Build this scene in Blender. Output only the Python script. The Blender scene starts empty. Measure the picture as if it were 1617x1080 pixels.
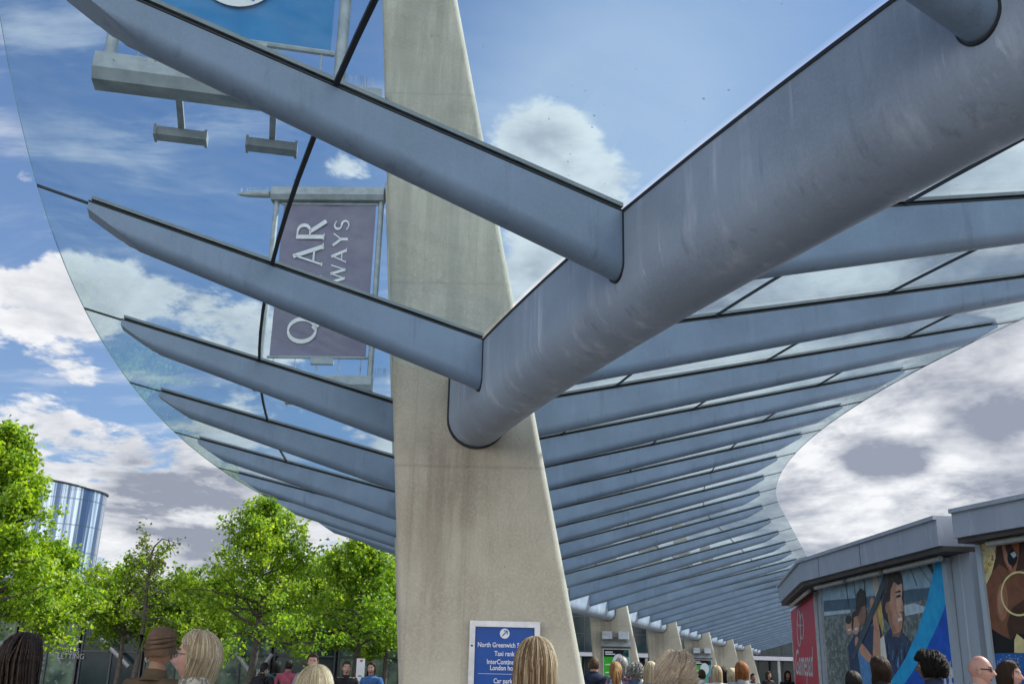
import bpy, math, random
import numpy as np
from mathutils import Vector, Matrix

R = math.radians
random.seed(7)
RNG = np.random.default_rng(7)
SC = bpy.context.scene
COL = SC.collection
EYE = 1.5                                   # eye height of the photographer

# ------------------------------------------------------------------ camera
F_PX, PITCH, ROLL, CX, CY = 1626.0, 0.31682, 0.02306, 808.5, 528.55
_fw = np.array([0, math.cos(PITCH), math.sin(PITCH)])
_rt0 = np.array([1.0, 0, 0]); _up0 = np.array([0, -math.sin(PITCH), math.cos(PITCH)])
_rt = math.cos(ROLL) * _rt0 + math.sin(ROLL) * _up0
_up = -math.sin(ROLL) * _rt0 + math.cos(ROLL) * _up0
cam_data = bpy.data.cameras.new("camera"); cam = bpy.data.objects.new("camera", cam_data)
COL.objects.link(cam)
cam_data.sensor_width = 36.0; cam_data.lens = F_PX / 1617 * 36.0
cam_data.shift_y = -(540 - CY) / 1617
cam_data.clip_start = 0.05; cam_data.clip_end = 3000
cam.matrix_world = Matrix(((_rt[0], _up[0], -_fw[0], 0), (_rt[1], _up[1], -_fw[1], 0),
                           (_rt[2], _up[2], -_fw[2], EYE), (0, 0, 0, 1)))
SC.camera = cam


def ray(x, y):
    return _fw + _rt * (x - CX) / F_PX - _up * (y - CY) / F_PX


def at(x, y, Y):
    """world point seen at photo pixel (x, y) at depth Y"""
    d = ray(x, y); p = d * Y / d[1]
    return Vector((p[0], p[1], p[2] + EYE))


# ------------------------------------------------------------------ node helper
class NT:
    def __init__(s, tree):
        s.t = tree; s.n = tree.nodes; s.l = tree.links

    def node(s, typ, **kw):
        n = s.n.new(typ)
        for k, v in kw.items(): setattr(n, k, v)
        return n

    def put(s, sock, v):
        if hasattr(v, 'is_linked') or isinstance(v, bpy.types.NodeSocket): s.l.new(v, sock)
        elif v is not None:
            try: sock.default_value = v
            except Exception: sock.default_value = tuple(v) + (1.0,) if len(v) == 3 else v

    def m(s, op, a, b=None, c=None, clamp=False):
        n = s.node('ShaderNodeMath', operation=op); n.use_clamp = clamp
        s.put(n.inputs[0], a)
        if b is not None: s.put(n.inputs[1], b)
        if c is not None: s.put(n.inputs[2], c)
        return n.outputs[0]

    def v(s, op, a, b=None):
        n = s.node('ShaderNodeVectorMath', operation=op)
        s.put(n.inputs[0], a)
        if b is not None:
            if op == 'SCALE': s.put(n.inputs[3], b)
            else: s.put(n.inputs[1], b)
        return n.outputs['Value'] if op in ('DOT_PRODUCT', 'LENGTH') else n.outputs[0]

    def mix(s, f, a, b, blend='MIX'):
        n = s.node('ShaderNodeMix', data_type='RGBA', blend_type=blend)
        s.put(n.inputs[0], f); s.put(n.inputs[6], a); s.put(n.inputs[7], b)
        return n.outputs[2]

    def noise(s, vec, scale, detail=4, rough=0.55, dist=0.0):
        n = s.node('ShaderNodeTexNoise'); n.noise_dimensions = '3D'
        if vec is not None: s.l.new(vec, n.inputs['Vector'])
        n.inputs['Scale'].default_value = scale; n.inputs['Detail'].default_value = detail
        n.inputs['Roughness'].default_value = rough; n.inputs['Distortion'].default_value = dist
        return n.outputs[0]

    def ss(s, x, lo, hi):
        n = s.node('ShaderNodeMapRange', interpolation_type='SMOOTHSTEP')
        s.put(n.inputs[0], x); n.inputs[1].default_value = lo; n.inputs[2].default_value = hi
        return n.outputs[0]


def c4(c): return (c[0], c[1], c[2], 1.0)


# ------------------------------------------------------------------ sun, sky and exposure
SUN_AZ, SUN_EL = R(68), R(42)               # azimuth clockwise from +Y
sun_d = bpy.data.lights.new("sun", 'SUN'); sun_d.energy = 4.0; sun_d.angle = R(1.5); sun_d.color = (1.0, 0.95, 0.87)
sun = bpy.data.objects.new("sun", sun_d); COL.objects.link(sun)
sun_vec = Vector((math.sin(SUN_AZ) * math.cos(SUN_EL), math.cos(SUN_AZ) * math.cos(SUN_EL), math.sin(SUN_EL)))
sun.rotation_euler = sun_vec.to_track_quat('Z', 'Y').to_euler()
SC.view_settings.view_transform = 'Standard'; SC.view_settings.look = 'None'
SC.view_settings.exposure = 1.0; SC.view_settings.gamma = 1.0
SC.cycles.max_bounces = 8; SC.cycles.transparent_max_bounces = 24
SC.cycles.caustics_reflective = False; SC.cycles.caustics_refractive = False

world = bpy.data.worlds.new("World"); SC.world = world; world.use_nodes = True
W = NT(world.node_tree); W.n.clear()
SKY_STRENGTH = 0.082
BACK_SKY = 19.0
sky = W.node('ShaderNodeTexSky', sky_type='NISHITA'); sky.sun_disc = False
sky.sun_elevation = SUN_EL; sky.sun_rotation = SUN_AZ; sky.air_density = 1.0; sky.dust_density = 0.6; sky.ozone_density = 2.0
tc = W.node('ShaderNodeTexCoord'); D = W.v('NORMALIZE', tc.outputs['Generated'])
sep = W.node('ShaderNodeSeparateXYZ'); W.l.new(D, sep.inputs[0])
dz = sep.outputs[2]
zz = W.m('ADD', W.m('MAXIMUM', dz, 0.0), 0.22)
comb = W.node('ShaderNodeCombineXYZ')
W.l.new(W.m('DIVIDE', sep.outputs[0], zz), comb.inputs[0]); W.l.new(W.m('DIVIDE', sep.outputs[1], zz), comb.inputs[1])
PV = comb.outputs[0]


def blobs(lst):
    """sum of soft round patches of cloud: (photo direction x, y, size, weight)"""
    tot = None
    for (x, y, s, w) in lst:
        c = ray(x, y); c = c / np.linalg.norm(c); sg = s / F_PX
        e = W.m('EXPONENT', W.m('DIVIDE', W.m('SUBTRACT', W.v('DOT_PRODUCT', D, tuple(c)), 1.0), sg * sg))
        e = W.m('MULTIPLY', e, w)
        tot = e if tot is None else W.m('ADD', tot, e)
    return tot


wv = W.node('ShaderNodeTexNoise'); W.l.new(PV, wv.inputs['Vector']); wv.inputs['Scale'].default_value = 1.6; wv.inputs['Detail'].default_value = 3
PW = W.v('ADD', PV, W.v('SCALE', W.v('SUBTRACT', wv.outputs['Color'], (.5, .5, .5)), .22))
n1 = W.noise(PW, 3.0, 14, 0.60, 0.0)
n2 = W.noise(PW, 13.0, 10, 0.62, 0.0)
n3 = W.noise(PW, 3.2, 5, 0.5)
nn = W.m('MULTIPLY_ADD', W.m('ADD', W.m('MULTIPLY', n1, 0.70), W.m('MULTIPLY', n2, 0.30)), 1.75, -0.375)
cover = blobs([(55, 265, 45, .20), (30, 440, 60, .22), (110, 520, 75, .26), (130, 660, 110, .22), (30, 620, 60, .18), (15, 300, 30, .12),
               (180, 420, 60, .20), (270, 470, 60, .24), (340, 500, 40, .16), (420, 540, 50, .20), (540, 265, 40, .22), (510, 245, 35, .10), (420, 245, 25, .13), (190, 290, 25, .08), (340, 200, 14, .16), (90, 560, 30, .10),
               (840, 190, 55, .22), (930, 235, 65, .27), (890, 280, 70, .20), (790, 160, 30, .12), (870, 430, 80, .22), (1000, 260, 30, .10),
               (1300, 640, 200, .26), (1560, 640, 170, .28), (1500, 420, 150, .26), (1250, 450, 140, .24), (1430, 780, 180, .32),
               (1100, 620, 180, .22), (1590, 290, 80, .2), (280, 780, 100, .20), (420, 900, 200, .14), (90, 870, 160, .08), (1000, 900, 300, .25),
               (240, 60, 220, -.30), (330, 330, 110, -.06), (1080, 110, 190, -.25), (800, 300, 50, .10), (830, 250, 60, .10), (700, 470, 70, .12), (640, 330, 40, .12), (640, 400, 80, .04), (30, 350, 35, -.08), (30, 575, 45, -.26), (200, 590, 70, -.26), (80, 600, 45, -.24), (20, 350, 45, -.22), (250, 690, 55, -.20), (120, 745, 50, -.18), (170, 640, 30, -.1), (1560, 800, 50, -.05), (700, 60, 150, -.2)])
low = W.m('MULTIPLY', W.ss(dz, 0.22, 0.02), 0.14)
back = W.m('MULTIPLY', W.ss(sep.outputs[1], 0.3, -0.6), 0.22)
dens = W.m('ADD', W.m('ADD', W.m('SUBTRACT', nn, 0.655), W.m('MULTIPLY', cover, 1.15)), W.m('ADD', low, back))
mask = W.ss(dens, -0.02, 0.12)
dark = blobs([(290, 790, 46, 1.2), (230, 775, 36, 1.1), (350, 800, 44, 1.1), (1350, 722, 20, .8), (1385, 722, 24, .85), (1420, 724, 22, .85), (1450, 730, 16, .7), (1575, 690, 40, .8), (1530, 675, 24, .5), (1480, 668, 18, .3), (1380, 655, 60, -.5), (1480, 770, 60, -.6), (1300, 730, 40, -.6),
              (1570, 560, 60, .4), (1590, 490, 50, .35), (80, 700, 40, .25), (190, 715, 36, .25), (120, 500, 50, .3), (240, 490, 50, .3), (1450, 870, 50, .3), (1300, 850, 40, .2), (480, 930, 60, .4), (600, 900, 80, .3), (340, 930, 60, .35)])
shade = W.m('ADD', W.m('MULTIPLY', W.ss(dens, 0.10, 0.40), W.m('MULTIPLY', W.ss(n3, .36, .64), .80)), W.m('MULTIPLY', W.m('MULTIPLY', dark, W.ss(n1, 0.34, 0.60)), W.m('MULTIPLY_ADD', n2, 1.2, .30)), clamp=True)
# relief: the side of each puff that faces the sun is lighter than the far side
n1b = W.noise(W.v('ADD', PW, (math.sin(SUN_AZ) * .055, math.cos(SUN_AZ) * .055, 0)), 3.0, 14, 0.60, 0.0)
n2b = W.noise(W.v('ADD', PW, (math.sin(SUN_AZ) * .016, math.cos(SUN_AZ) * .016, 0)), 13.0, 8, 0.62, 0.0)
rel = W.m('ADD', W.m('MULTIPLY', W.m('SUBTRACT', n1b, n1), 1.9), W.m('MULTIPLY', W.m('SUBTRACT', n2b, n2), .7))
shade = W.m('ADD', shade, W.m('ADD', rel, .10), clamp=True)
CLOUD_LIT = (5.9, 5.95, 6.05); CLOUD_SHADE = (1.95, 2.12, 2.6)
ccol = W.mix(shade, c4(CLOUD_LIT), c4(CLOUD_SHADE))
# unseen sky behind the camera, brightened to fill the shaded faces
ccol = W.mix(W.ss(sep.outputs[1], 0.0, -0.7), ccol, (BACK_SKY, BACK_SKY * .98, BACK_SKY * .95, 1))
skyc = W.mix(1.0, sky.outputs[0], (0.62, 0.76, 0.92, 1), 'MULTIPLY')
skyc = W.mix(W.ss(dz, 0.75, 0.1), skyc, W.mix(.30, skyc, (2.0, 2.5, 3.5, 1)))
cir = W.noise(W.v('MULTIPLY', PW, (1.2, 3.6, 1.0)), 2.2, 9, 0.62)
veil = W.m('MULTIPLY', W.m('MULTIPLY', W.m('MULTIPLY', W.ss(sep.outputs[0], 0.06, -0.12), W.ss(dz, .62, .50)), 1.0), W.m('MULTIPLY', W.ss(cir, .47, .70), W.ss(n3, .38, .60)))
veil = W.m('MULTIPLY', veil, .6)
skyc = W.mix(veil, skyc, (5.0, 5.2, 5.6, 1))
pale = blobs([(1000, 90, 170, .34), (1250, 60, 200, .22), (860, 200, 140, .30), (800, 430, 120, .3), (1000, 300, 120, .3)])
skyc = W.mix(W.m('MINIMUM', pale, .6), skyc, (4.4, 5.0, 6.0, 1))
fin = W.mix(W.m('MULTIPLY', mask, 0.96), skyc, ccol)
bg = W.node('ShaderNodeBackground'); W.l.new(fin, bg.inputs[0]); bg.inputs[1].default_value = SKY_STRENGTH
wo = W.node('ShaderNodeOutputWorld'); W.l.new(bg.outputs[0], wo.inputs[0])


# ------------------------------------------------------------------ materials
def pmat(name, c1, c2=None, scale=8, rough=0.6, bump=0.0, bscale=60, metal=0.0, stretch=None, lo=.35, hi=.65, detail=6, spec=0.5, island=0.0, c3=None):
    m = bpy.data.materials.new(name); m.use_nodes = True
    T = NT(m.node_tree); p = T.n['Principled BSDF']
    p.inputs['Roughness'].default_value = rough; p.inputs['Metallic'].default_value = metal
    p.inputs['Specular IOR Level'].default_value = spec
    co = T.node('ShaderNodeTexCoord').outputs['Object']
    if stretch: co = T.v('MULTIPLY', co, stretch)
    if c2 is None: c2 = tuple(x * 0.82 for x in c1)
    col = T.mix(T.ss(T.noise(co, scale, detail), lo, hi), c4(c1), c4(c2))
    if c3 is not None: col = T.mix(T.ss(T.noise(co, scale * 3.3, 3), .56, .66), col, c4(c3))
    if island:
        g = T.node('ShaderNodeNewGeometry').outputs['Random Per Island']
        col = T.mix(1.0, col, T.mix(g, (1 - island,) * 3 + (1,), (1 + island,) * 3 + (1,)), 'MULTIPLY')
    T.l.new(col, p.inputs['Base Color'])
    if bump:
        b = T.node('ShaderNodeBump'); b.inputs['Strength'].default_value = bump; b.inputs['Distance'].default_value = 0.01
        T.l.new(T.noise(co, bscale, 6), b.inputs['Height']); T.l.new(b.outputs[0], p.inputs['Normal'])
    return m


def steel_mat(name, c, stain, amount):
    m = bpy.data.materials.new(name); m.use_nodes = True
    T = NT(m.node_tree); p = T.n['Principled BSDF']
    pos = T.node('ShaderNodeNewGeometry').outputs['Position']
    streak = T.noise(T.v('MULTIPLY', pos, (5.0, 5.0, 0.55)), 1.3, 7, 0.62)
    blot = T.noise(pos, 1.7, 6, 0.6)
    fine = T.noise(pos, 55, 3, 0.6)
    f = T.m('MULTIPLY', T.m('MULTIPLY', T.ss(streak, .50, .74), T.ss(blot, .35, .62)), amount)
    col = T.mix(T.ss(blot, .3, .7), c4([x * 0.88 for x in c]), c4([x * 1.1 for x in c]))
    col = T.mix(f, col, c4(stain))
    col = T.mix(T.m('MULTIPLY', T.ss(fine, .4, .7), .22), col, c4([x * 1.35 for x in c]))
    nsp = T.node('ShaderNodeSeparateXYZ'); T.l.new(T.node('ShaderNodeNewGeometry').outputs['True Normal'], nsp.inputs[0])
    upr = T.ss(T.m('ABSOLUTE', nsp.outputs[2]), .75, .25)
    sh = T.m('MULTIPLY', T.ss(T.noise(T.v('MULTIPLY', pos, (13., 13., .7)), 1.0, 5, .5), .60, .66), T.ss(T.noise(pos, 1.1, 3), .46, .60))
    col = T.mix(T.m('MULTIPLY', T.m('MULTIPLY', sh, upr), amount * .7), col, c4(stain))
    dirt = T.m('MULTIPLY', T.ss(T.noise(T.v('MULTIPLY', pos, (9., 9., 1.2)), 1.0, 6, .65), .56, .74), .45)
    col = T.mix(dirt, col, c4([x * 0.45 for x in c]))
    T.l.new(col, p.inputs['Base Color'])
    T.l.new(T.m('MULTIPLY_ADD', blot, .25, .33), p.inputs['Roughness'])
    p.inputs['Specular IOR Level'].default_value = .5
    b = T.node('ShaderNodeBump'); b.inputs['Strength'].default_value = .06; b.inputs['Distance'].default_value = .01
    T.l.new(T.noise(pos, 9, 5), b.inputs['Height']); T.l.new(b.outputs[0], p.inputs['Normal'])
    return m


def concrete_mat(name):
    m = bpy.data.materials.new(name); m.use_nodes = True
    T = NT(m.node_tree); p = T.n['Principled BSDF']
    g = T.node('ShaderNodeTexCoord').outputs['Object']
    sp = T.node('ShaderNodeSeparateXYZ'); T.l.new(g, sp.inputs[0]); z = sp.outputs[2]
    big = T.noise(g, 1.1, 6, .6); streak = T.noise(T.v('MULTIPLY', g, (6., 6., .5)), 1.0, 7, .65); fine = T.noise(g, 42, 6, .72)
    col = T.mix(T.ss(big, .3, .7), (.53, .48, .385, 1), (.39, .345, .27, 1))
    col = T.mix(T.m('MULTIPLY', T.ss(streak, .48, .72), .38), col, (.29, .245, .18, 1))
    col = T.mix(T.m('MULTIPLY', T.ss(fine, .42, .72), .55), col, (.60, .56, .475, 1))
    pit = T.node('ShaderNodeTexVoronoi'); T.l.new(g, pit.inputs['Vector']); pit.inputs['Scale'].default_value = 15
    spots = T.m('MULTIPLY', T.ss(pit.outputs['Distance'], .10, .04), T.ss(T.noise(g, 3.1, 3), .50, .58))
    col = T.mix(T.m('MULTIPLY', spots, .8), col, (.10, .09, .075, 1))
    # casting joints: thin darker lines round the shaft
    for zj in (3.42, 5.35, 7.6):
        ln = T.ss(T.m('ABSOLUTE', T.m('SUBTRACT', T.m('ADD', z, T.m('MULTIPLY', big, .03)), zj)), .022, .004)
        col = T.mix(T.m('MULTIPLY', ln, .22), col, (.16, .145, .12, 1))
    # run off stain below the beam and soft formwork panels
    xx = sp.outputs[0]
    run = T.m('MULTIPLY', T.m('MULTIPLY', T.ss(T.m('ABSOLUTE', T.m('ADD', xx, T.m('MULTIPLY', T.noise(T.v('MULTIPLY', g, (1., 1., .6)), 1.2, 3), .4))), .62, .05), T.ss(z, 1.2, 3.2)), T.ss(z, 3.75, 3.45))
    col = T.mix(T.m('MULTIPLY', T.m('MULTIPLY', run, T.ss(streak, .36, .60)), .38), col, (.17, .135, .10, 1))
    for xj in (-.52, .02):
        lv = T.ss(T.m('ABSOLUTE', T.m('SUBTRACT', xx, xj)), .012, .002)
        col = T.mix(T.m('MULTIPLY', lv, .13), col, (.15, .13, .10, 1))
    # upper shaft above the roof: streaky grime, with dimmer light painted in too
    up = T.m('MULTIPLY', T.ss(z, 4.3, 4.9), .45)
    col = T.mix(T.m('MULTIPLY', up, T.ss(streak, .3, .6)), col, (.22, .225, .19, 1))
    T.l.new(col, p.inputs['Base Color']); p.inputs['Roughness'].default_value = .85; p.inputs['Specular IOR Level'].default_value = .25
    b = T.node('ShaderNodeBump'); b.inputs['Strength'].default_value = .45; b.inputs['Distance'].default_value = .006
    T.l.new(T.m('ADD', fine, T.m('MULTIPLY', spots, -1.2)), b.inputs['Height']); T.l.new(b.outputs[0], p.inputs['Normal'])
    return m


def glass_mat(name, tint=(.84, .92, .955), dirt=.03, refl=1.0):
    m = bpy.data.materials.new(name); m.use_nodes = True
    T = NT(m.node_tree); T.n.clear()
    pos = T.node('ShaderNodeNewGeometry').outputs['Position']
    tr = T.node('ShaderNodeBsdfTransparent'); tr.inputs[0].default_value = c4(tint)
    gl = T.node('ShaderNodeBsdfGlossy'); gl.inputs['Roughness'].default_value = .02; gl.inputs[0].default_value = (.92, .97, .96, 1)
    b = T.node('ShaderNodeBump'); b.inputs['Strength'].default_value = .02; b.inputs['Distance'].default_value = .02
    T.l.new(T.noise(pos, .8, 2), b.inputs['Height']); T.l.new(b.outputs[0], gl.inputs['Normal'])
    lw = T.node('ShaderNodeLayerWeight'); lw.inputs['Blend'].default_value = .5
    fr = T.m('MULTIPLY_ADD', T.m('POWER', lw.outputs['Facing'], 6.0), .55 * refl, .025 * refl, clamp=True)
    mx = T.node('ShaderNodeMixShader'); T.l.new(fr, mx.inputs[0])
    T.l.new(tr.outputs[0], mx.inputs[1]); T.l.new(gl.outputs[0], mx.inputs[2])
    df = T.node('ShaderNodeBsdfTranslucent'); df.inputs[0].default_value = (.30, .31, .30, 1)
    sm = T.noise(T.v('MULTIPLY', pos, (1.5, 4.0, 1.0)), 2.0, 8, .7)
    fk = T.ss(T.noise(pos, 22, 4, .6), .66, .74)
    d = T.m('ADD', T.m('MULTIPLY', T.ss(sm, .35, .75), dirt), T.m('MULTIPLY', T.m('MULTIPLY', fk, T.ss(sm, .45, .6)), dirt * 3), clamp=True)
    m2 = T.node('ShaderNodeMixShader'); T.l.new(d, m2.inputs[0]); T.l.new(mx.outputs[0], m2.inputs[1]); T.l.new(df.outputs[0], m2.inputs[2])
    dk = T.node('ShaderNodeBsdfDiffuse'); dk.inputs[0].default_value = (.04, .045, .05, 1)
    vo = T.node('ShaderNodeTexVoronoi'); T.l.new(pos, vo.inputs['Vector']); vo.inputs['Scale'].default_value = 9
    dm = T.m('MULTIPLY', T.m('MULTIPLY', T.ss(vo.outputs['Distance'], .085, .045), T.ss(T.noise(pos, 1.3, 3), .54, .64)), .55)
    m3 = T.node('ShaderNodeMixShader'); T.l.new(dm, m3.inputs[0]); T.l.new(m2.outputs[0], m3.inputs[1]); T.l.new(dk.outputs[0], m3.inputs[2])
    o = T.node('ShaderNodeOutputMaterial'); T.l.new(m3.outputs[0], o.inputs[0])
    return m


def leaf_mat(name, c1, c2):
    m = bpy.data.materials.new(name); m.use_nodes = True
    T = NT(m.node_tree); T.n.clear()
    r = T.node('ShaderNodeNewGeometry').outputs['Random Per Island']
    col = T.mix(r, c4(c1), c4(c2))
    pos = T.node('ShaderNodeNewGeometry').outputs['Position']
    col = T.mix(T.ss(T.noise(pos, 1.3, 3), .35, .65), col, T.mix(1.0, col, (1.25, 1.15, .8, 1), 'MULTIPLY'))
    df = T.node('ShaderNodeBsdfPrincipled'); T.l.new(col, df.inputs['Base Color']); df.inputs['Roughness'].default_value = .5
    tl = T.node('ShaderNodeBsdfTranslucent'); T.l.new(T.mix(1.0, col, (1.6, 1.5, .7, 1), 'MULTIPLY'), tl.inputs[0])
    mx = T.node('ShaderNodeMixShader'); mx.inputs[0].default_value = .52
    T.l.new(df.outputs[0], mx.inputs[1]); T.l.new(tl.outputs[0], mx.inputs[2])
    o = T.node('ShaderNodeOutputMaterial'); T.l.new(mx.outputs[0], o.inputs[0])
    return m


M = {}
M['spine'] = steel_mat('painted_steel_spine', (.30, .35, .43), (.60, .63, .70), .80)
M['rib'] = steel_mat('painted_steel_rib', (.190, .258, .355), (.33, .42, .52), .16)
M['bar'] = pmat('glazing_bar_grey', (.22, .25, .26), scale=5, rough=.5)
M['rubber'] = pmat('black_rubber', (.02, .023, .028), scale=20, rough=.7)
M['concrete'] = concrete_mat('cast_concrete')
M['glass'] = glass_mat('canopy_glass')
M['edge'] = pmat('glass_edge_green', (.045, .11, .11), scale=3, rough=.2)
M['galv'] = pmat('galvanised_grey', (.33, .36, .37), (.25, .28, .29), 6, .55, metal=.2)
M['alu'] = pmat('brushed_aluminium', (.55, .56, .58), (.44, .45, .47), 9, .38, metal=.6)
M['fascia'] = pmat('fascia_grey_paint', (.42, .44, .50), (.38, .40, .46), 2.5, .5, stretch=(1, 1, .3), c3=(.46, .48, .53))
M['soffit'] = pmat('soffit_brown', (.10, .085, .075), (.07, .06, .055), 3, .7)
M['tube'] = pmat('tube_light_grey', (.42, .41, .38), rough=.35)
M['pier'] = pmat('pier_grey_paint', (.40, .45, .51), (.36, .41, .47), 2.2, .55, stretch=(1, 1, .3))
M['paving'] = pmat('paving_stone', (.115, .112, .112), (.085, .083, .085), 2.0, .8, bump=.2)
M['trunk'] = pmat('tree_bark', (.10, .085, .07), (.06, .05, .045), 12, .9, bump=.5, bscale=30)
M['leaf'] = leaf_mat('leaf_bright_green', (.095, .225, .014), (.29, .42, .045))
M['leaf_dark'] = leaf_mat('leaf_mid_green', (.08, .17, .010), (.20, .32, .022))
M['leaf_sparse'] = leaf_mat('leaf_sparse', (.05, .085, .015), (.12, .16, .03))
M['darkglass'] = pmat('dark_window_glass', (.010, .022, .028), (.022, .040, .045), .8, .08, spec=.16)
M['litglass'] = pmat('pale_window_glass', (.11, .17, .12), (.025, .05, .045), 1.4, .08, spec=.16, c3=(.16, .20, .20))  # pale green mottling: reflected greenery painted into the pane colour
M['frame'] = pmat('dark_frame', (.035, .045, .055), rough=.45)
M['roofdark'] = pmat('dark_roof', (.07, .075, .09), rough=.7)
M['brace'] = pmat('brace_grey', (.30, .31, .34), rough=.5)


def flat(name, c, rough=.55, c2=None, scale=4):
    if name not in M: M[name] = pmat(name, c, c2 or tuple(x * .9 for x in c), scale, rough, spec=.18)
    return M[name]


# ------------------------------------------------------------------ mesh helper
class MB:
    def __init__(s): s.v = []; s.f = []; s.mi = []; s.mats = []

    def slot(s, mat):
        if mat not in s.mats: s.mats.append(mat)
        return s.mats.index(mat)

    def add(s, vs, fs, mat):
        k = len(s.v); s.v.extend([tuple(p) for p in vs]); i = s.slot(mat)
        for f in fs: s.f.append([a + k for a in f]); s.mi.append(i)

    def hexa(s, b, t, mat):
        """8 corners: bottom ring b (4), top ring t (4)"""
        s.add(list(b) + list(t), [(3, 2, 1, 0), (4, 5, 6, 7), (0, 1, 5, 4), (1, 2, 6, 5), (2, 3, 7, 6), (3, 0, 4, 7)], mat)

    def box(s, lo, hi, mat):
        x0, y0, z0 = lo; x1, y1, z1 = hi
        s.hexa([(x0, y0, z0), (x1, y0, z0), (x1, y1, z0), (x0, y1, z0)], [(x0, y0, z1), (x1, y0, z1), (x1, y1, z1), (x0, y1, z1)], mat)

    def loft(s, rings, mat, caps=True, closed=True):
        n = len(rings[0]); vs = [p for r in rings for p in r]; fs = []
        for i in range(len(rings) - 1):
            for j in range(n if closed else n - 1):
                a = i * n + j; b = i * n + (j + 1) % n
                fs.append((a, b, b + n, a + n))
        if caps and closed:
            fs.append(tuple(range(n - 1, -1, -1))); fs.append(tuple(range((len(rings) - 1) * n, len(rings) * n)))
        s.add(vs, fs, mat)

    def tube(s, pts, rad, mat, n=8, caps=True):
        pts = [Vector(p) for p in pts]
        if not hasattr(rad, '__len__'): rad = [rad] * len(pts)
        rings = []; up = Vector((0, 0, 1))
        for i, p in enumerate(pts):
            d = (pts[min(i + 1, len(pts) - 1)] - pts[max(i - 1, 0)]).normalized()
            a = d.cross(up)
            if a.length < .05: a = d.cross(Vector((1, 0, 0)))
            a.normalize(); b = d.cross(a)
            rings.append([p + (a * math.cos(t) + b * math.sin(t)) * rad[i] for t in [2 * math.pi * k / n for k in range(n)]])
        s.loft(rings, mat, caps)

    def bar(s, a, b, w, h, mat, side=None):
        """rectangular bar from a to b; w along 'side', h across"""
        a = Vector(a); b = Vector(b); d = (b - a).normalized()
        sd = Vector(side) if side is not None else d.cross(Vector((0, 0, 1)))
        if sd.length < .05: sd = Vector((1, 0, 0))
        sd = (sd - d * sd.dot(d)).normalized(); up = sd.cross(d).normalized()
        r = lambda p: [p - sd * w / 2 - up * h / 2, p + sd * w / 2 - up * h / 2, p + sd * w / 2 + up * h / 2, p - sd * w / 2 + up * h / 2]
        s.hexa(r(a), r(b), mat)

    def ball(s, c, r, mat, n=12, m=8):
        if not hasattr(r, '__len__'): r = (r, r, r)
        rings = []
        for i in range(m + 1):
            t = math.pi * i / m; q = max(math.sin(t), .02)
            rings.append([(c[0] + r[0] * q * math.cos(2 * math.pi * k / n), c[1] + r[1] * q * math.sin(2 * math.pi * k / n), c[2] - r[2] * math.cos(t)) for k in range(n)])
        s.loft(rings, mat)

    def build(s, name, parent=None, origin=None, smooth=None, mesh_only=False):
        me = bpy.data.meshes.new(name)
        o3 = Vector(origin) if origin is not None else (parent.location if parent is not None else Vector((0, 0, 0)))
        vs = np.array(s.v, dtype=np.float64).reshape(-1, 3) - np.array(o3)
        me.from_pydata(vs.tolist(), [], s.f)
        for m in s.mats: me.materials.append(m)
        if len(s.mats) > 1: me.polygons.foreach_set('material_index', s.mi)
        if smooth is not None:
            me.polygons.foreach_set('use_smooth', [True] * len(me.polygons))
            me.set_sharp_from_angle(angle=R(smooth))
        me.update()
        if mesh_only: return me
        ob = bpy.data.objects.new(name, me); COL.objects.link(ob)
        if parent is not None: ob.parent = parent
        elif origin is not None: ob.location = o3
        return ob


def empty(name, loc, label, cat, group=None):
    o = bpy.data.objects.new(name, None); COL.objects.link(o); o.location = loc; o.empty_display_size = .2
    o['label'] = label; o['category'] = cat
    if group: o['group'] = group
    return o


def tag(o, label, cat, group=None):
    o['label'] = label; o['category'] = cat
    if group: o['group'] = group
    return o


def obj(name, me, parent=None, mat=None):
    o = bpy.data.objects.new(name, me); COL.objects.link(o)
    if parent is not None: o.parent = parent
    if mat is not None: o.matrix_local = mat
    return o


def text_polys(txt, size, align='CENTER', bold=0.0, squash=1.0, shear=0.0):
    """flat letter outlines (vertices, faces) in the xy plane from the built-in font"""
    cu = bpy.data.curves.new('lettering', 'FONT'); cu.body = txt; cu.size = size; cu.align_x = align; cu.align_y = 'CENTER'
    cu.offset = bold; cu.resolution_u = 3; cu.shear = shear
    ob = bpy.data.objects.new('lettering', cu); COL.objects.link(ob)
    bpy.context.view_layer.update()
    me = bpy.data.meshes.new_from_object(ob.evaluated_get(bpy.context.evaluated_depsgraph_get()))
    vs = [(v.co.x * squash, v.co.y) for v in me.vertices]; fs = [tuple(p.vertices) for p in me.polygons]
    bpy.data.objects.remove(ob); bpy.data.curves.remove(cu); bpy.data.meshes.remove(me)
    return vs, fs


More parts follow.
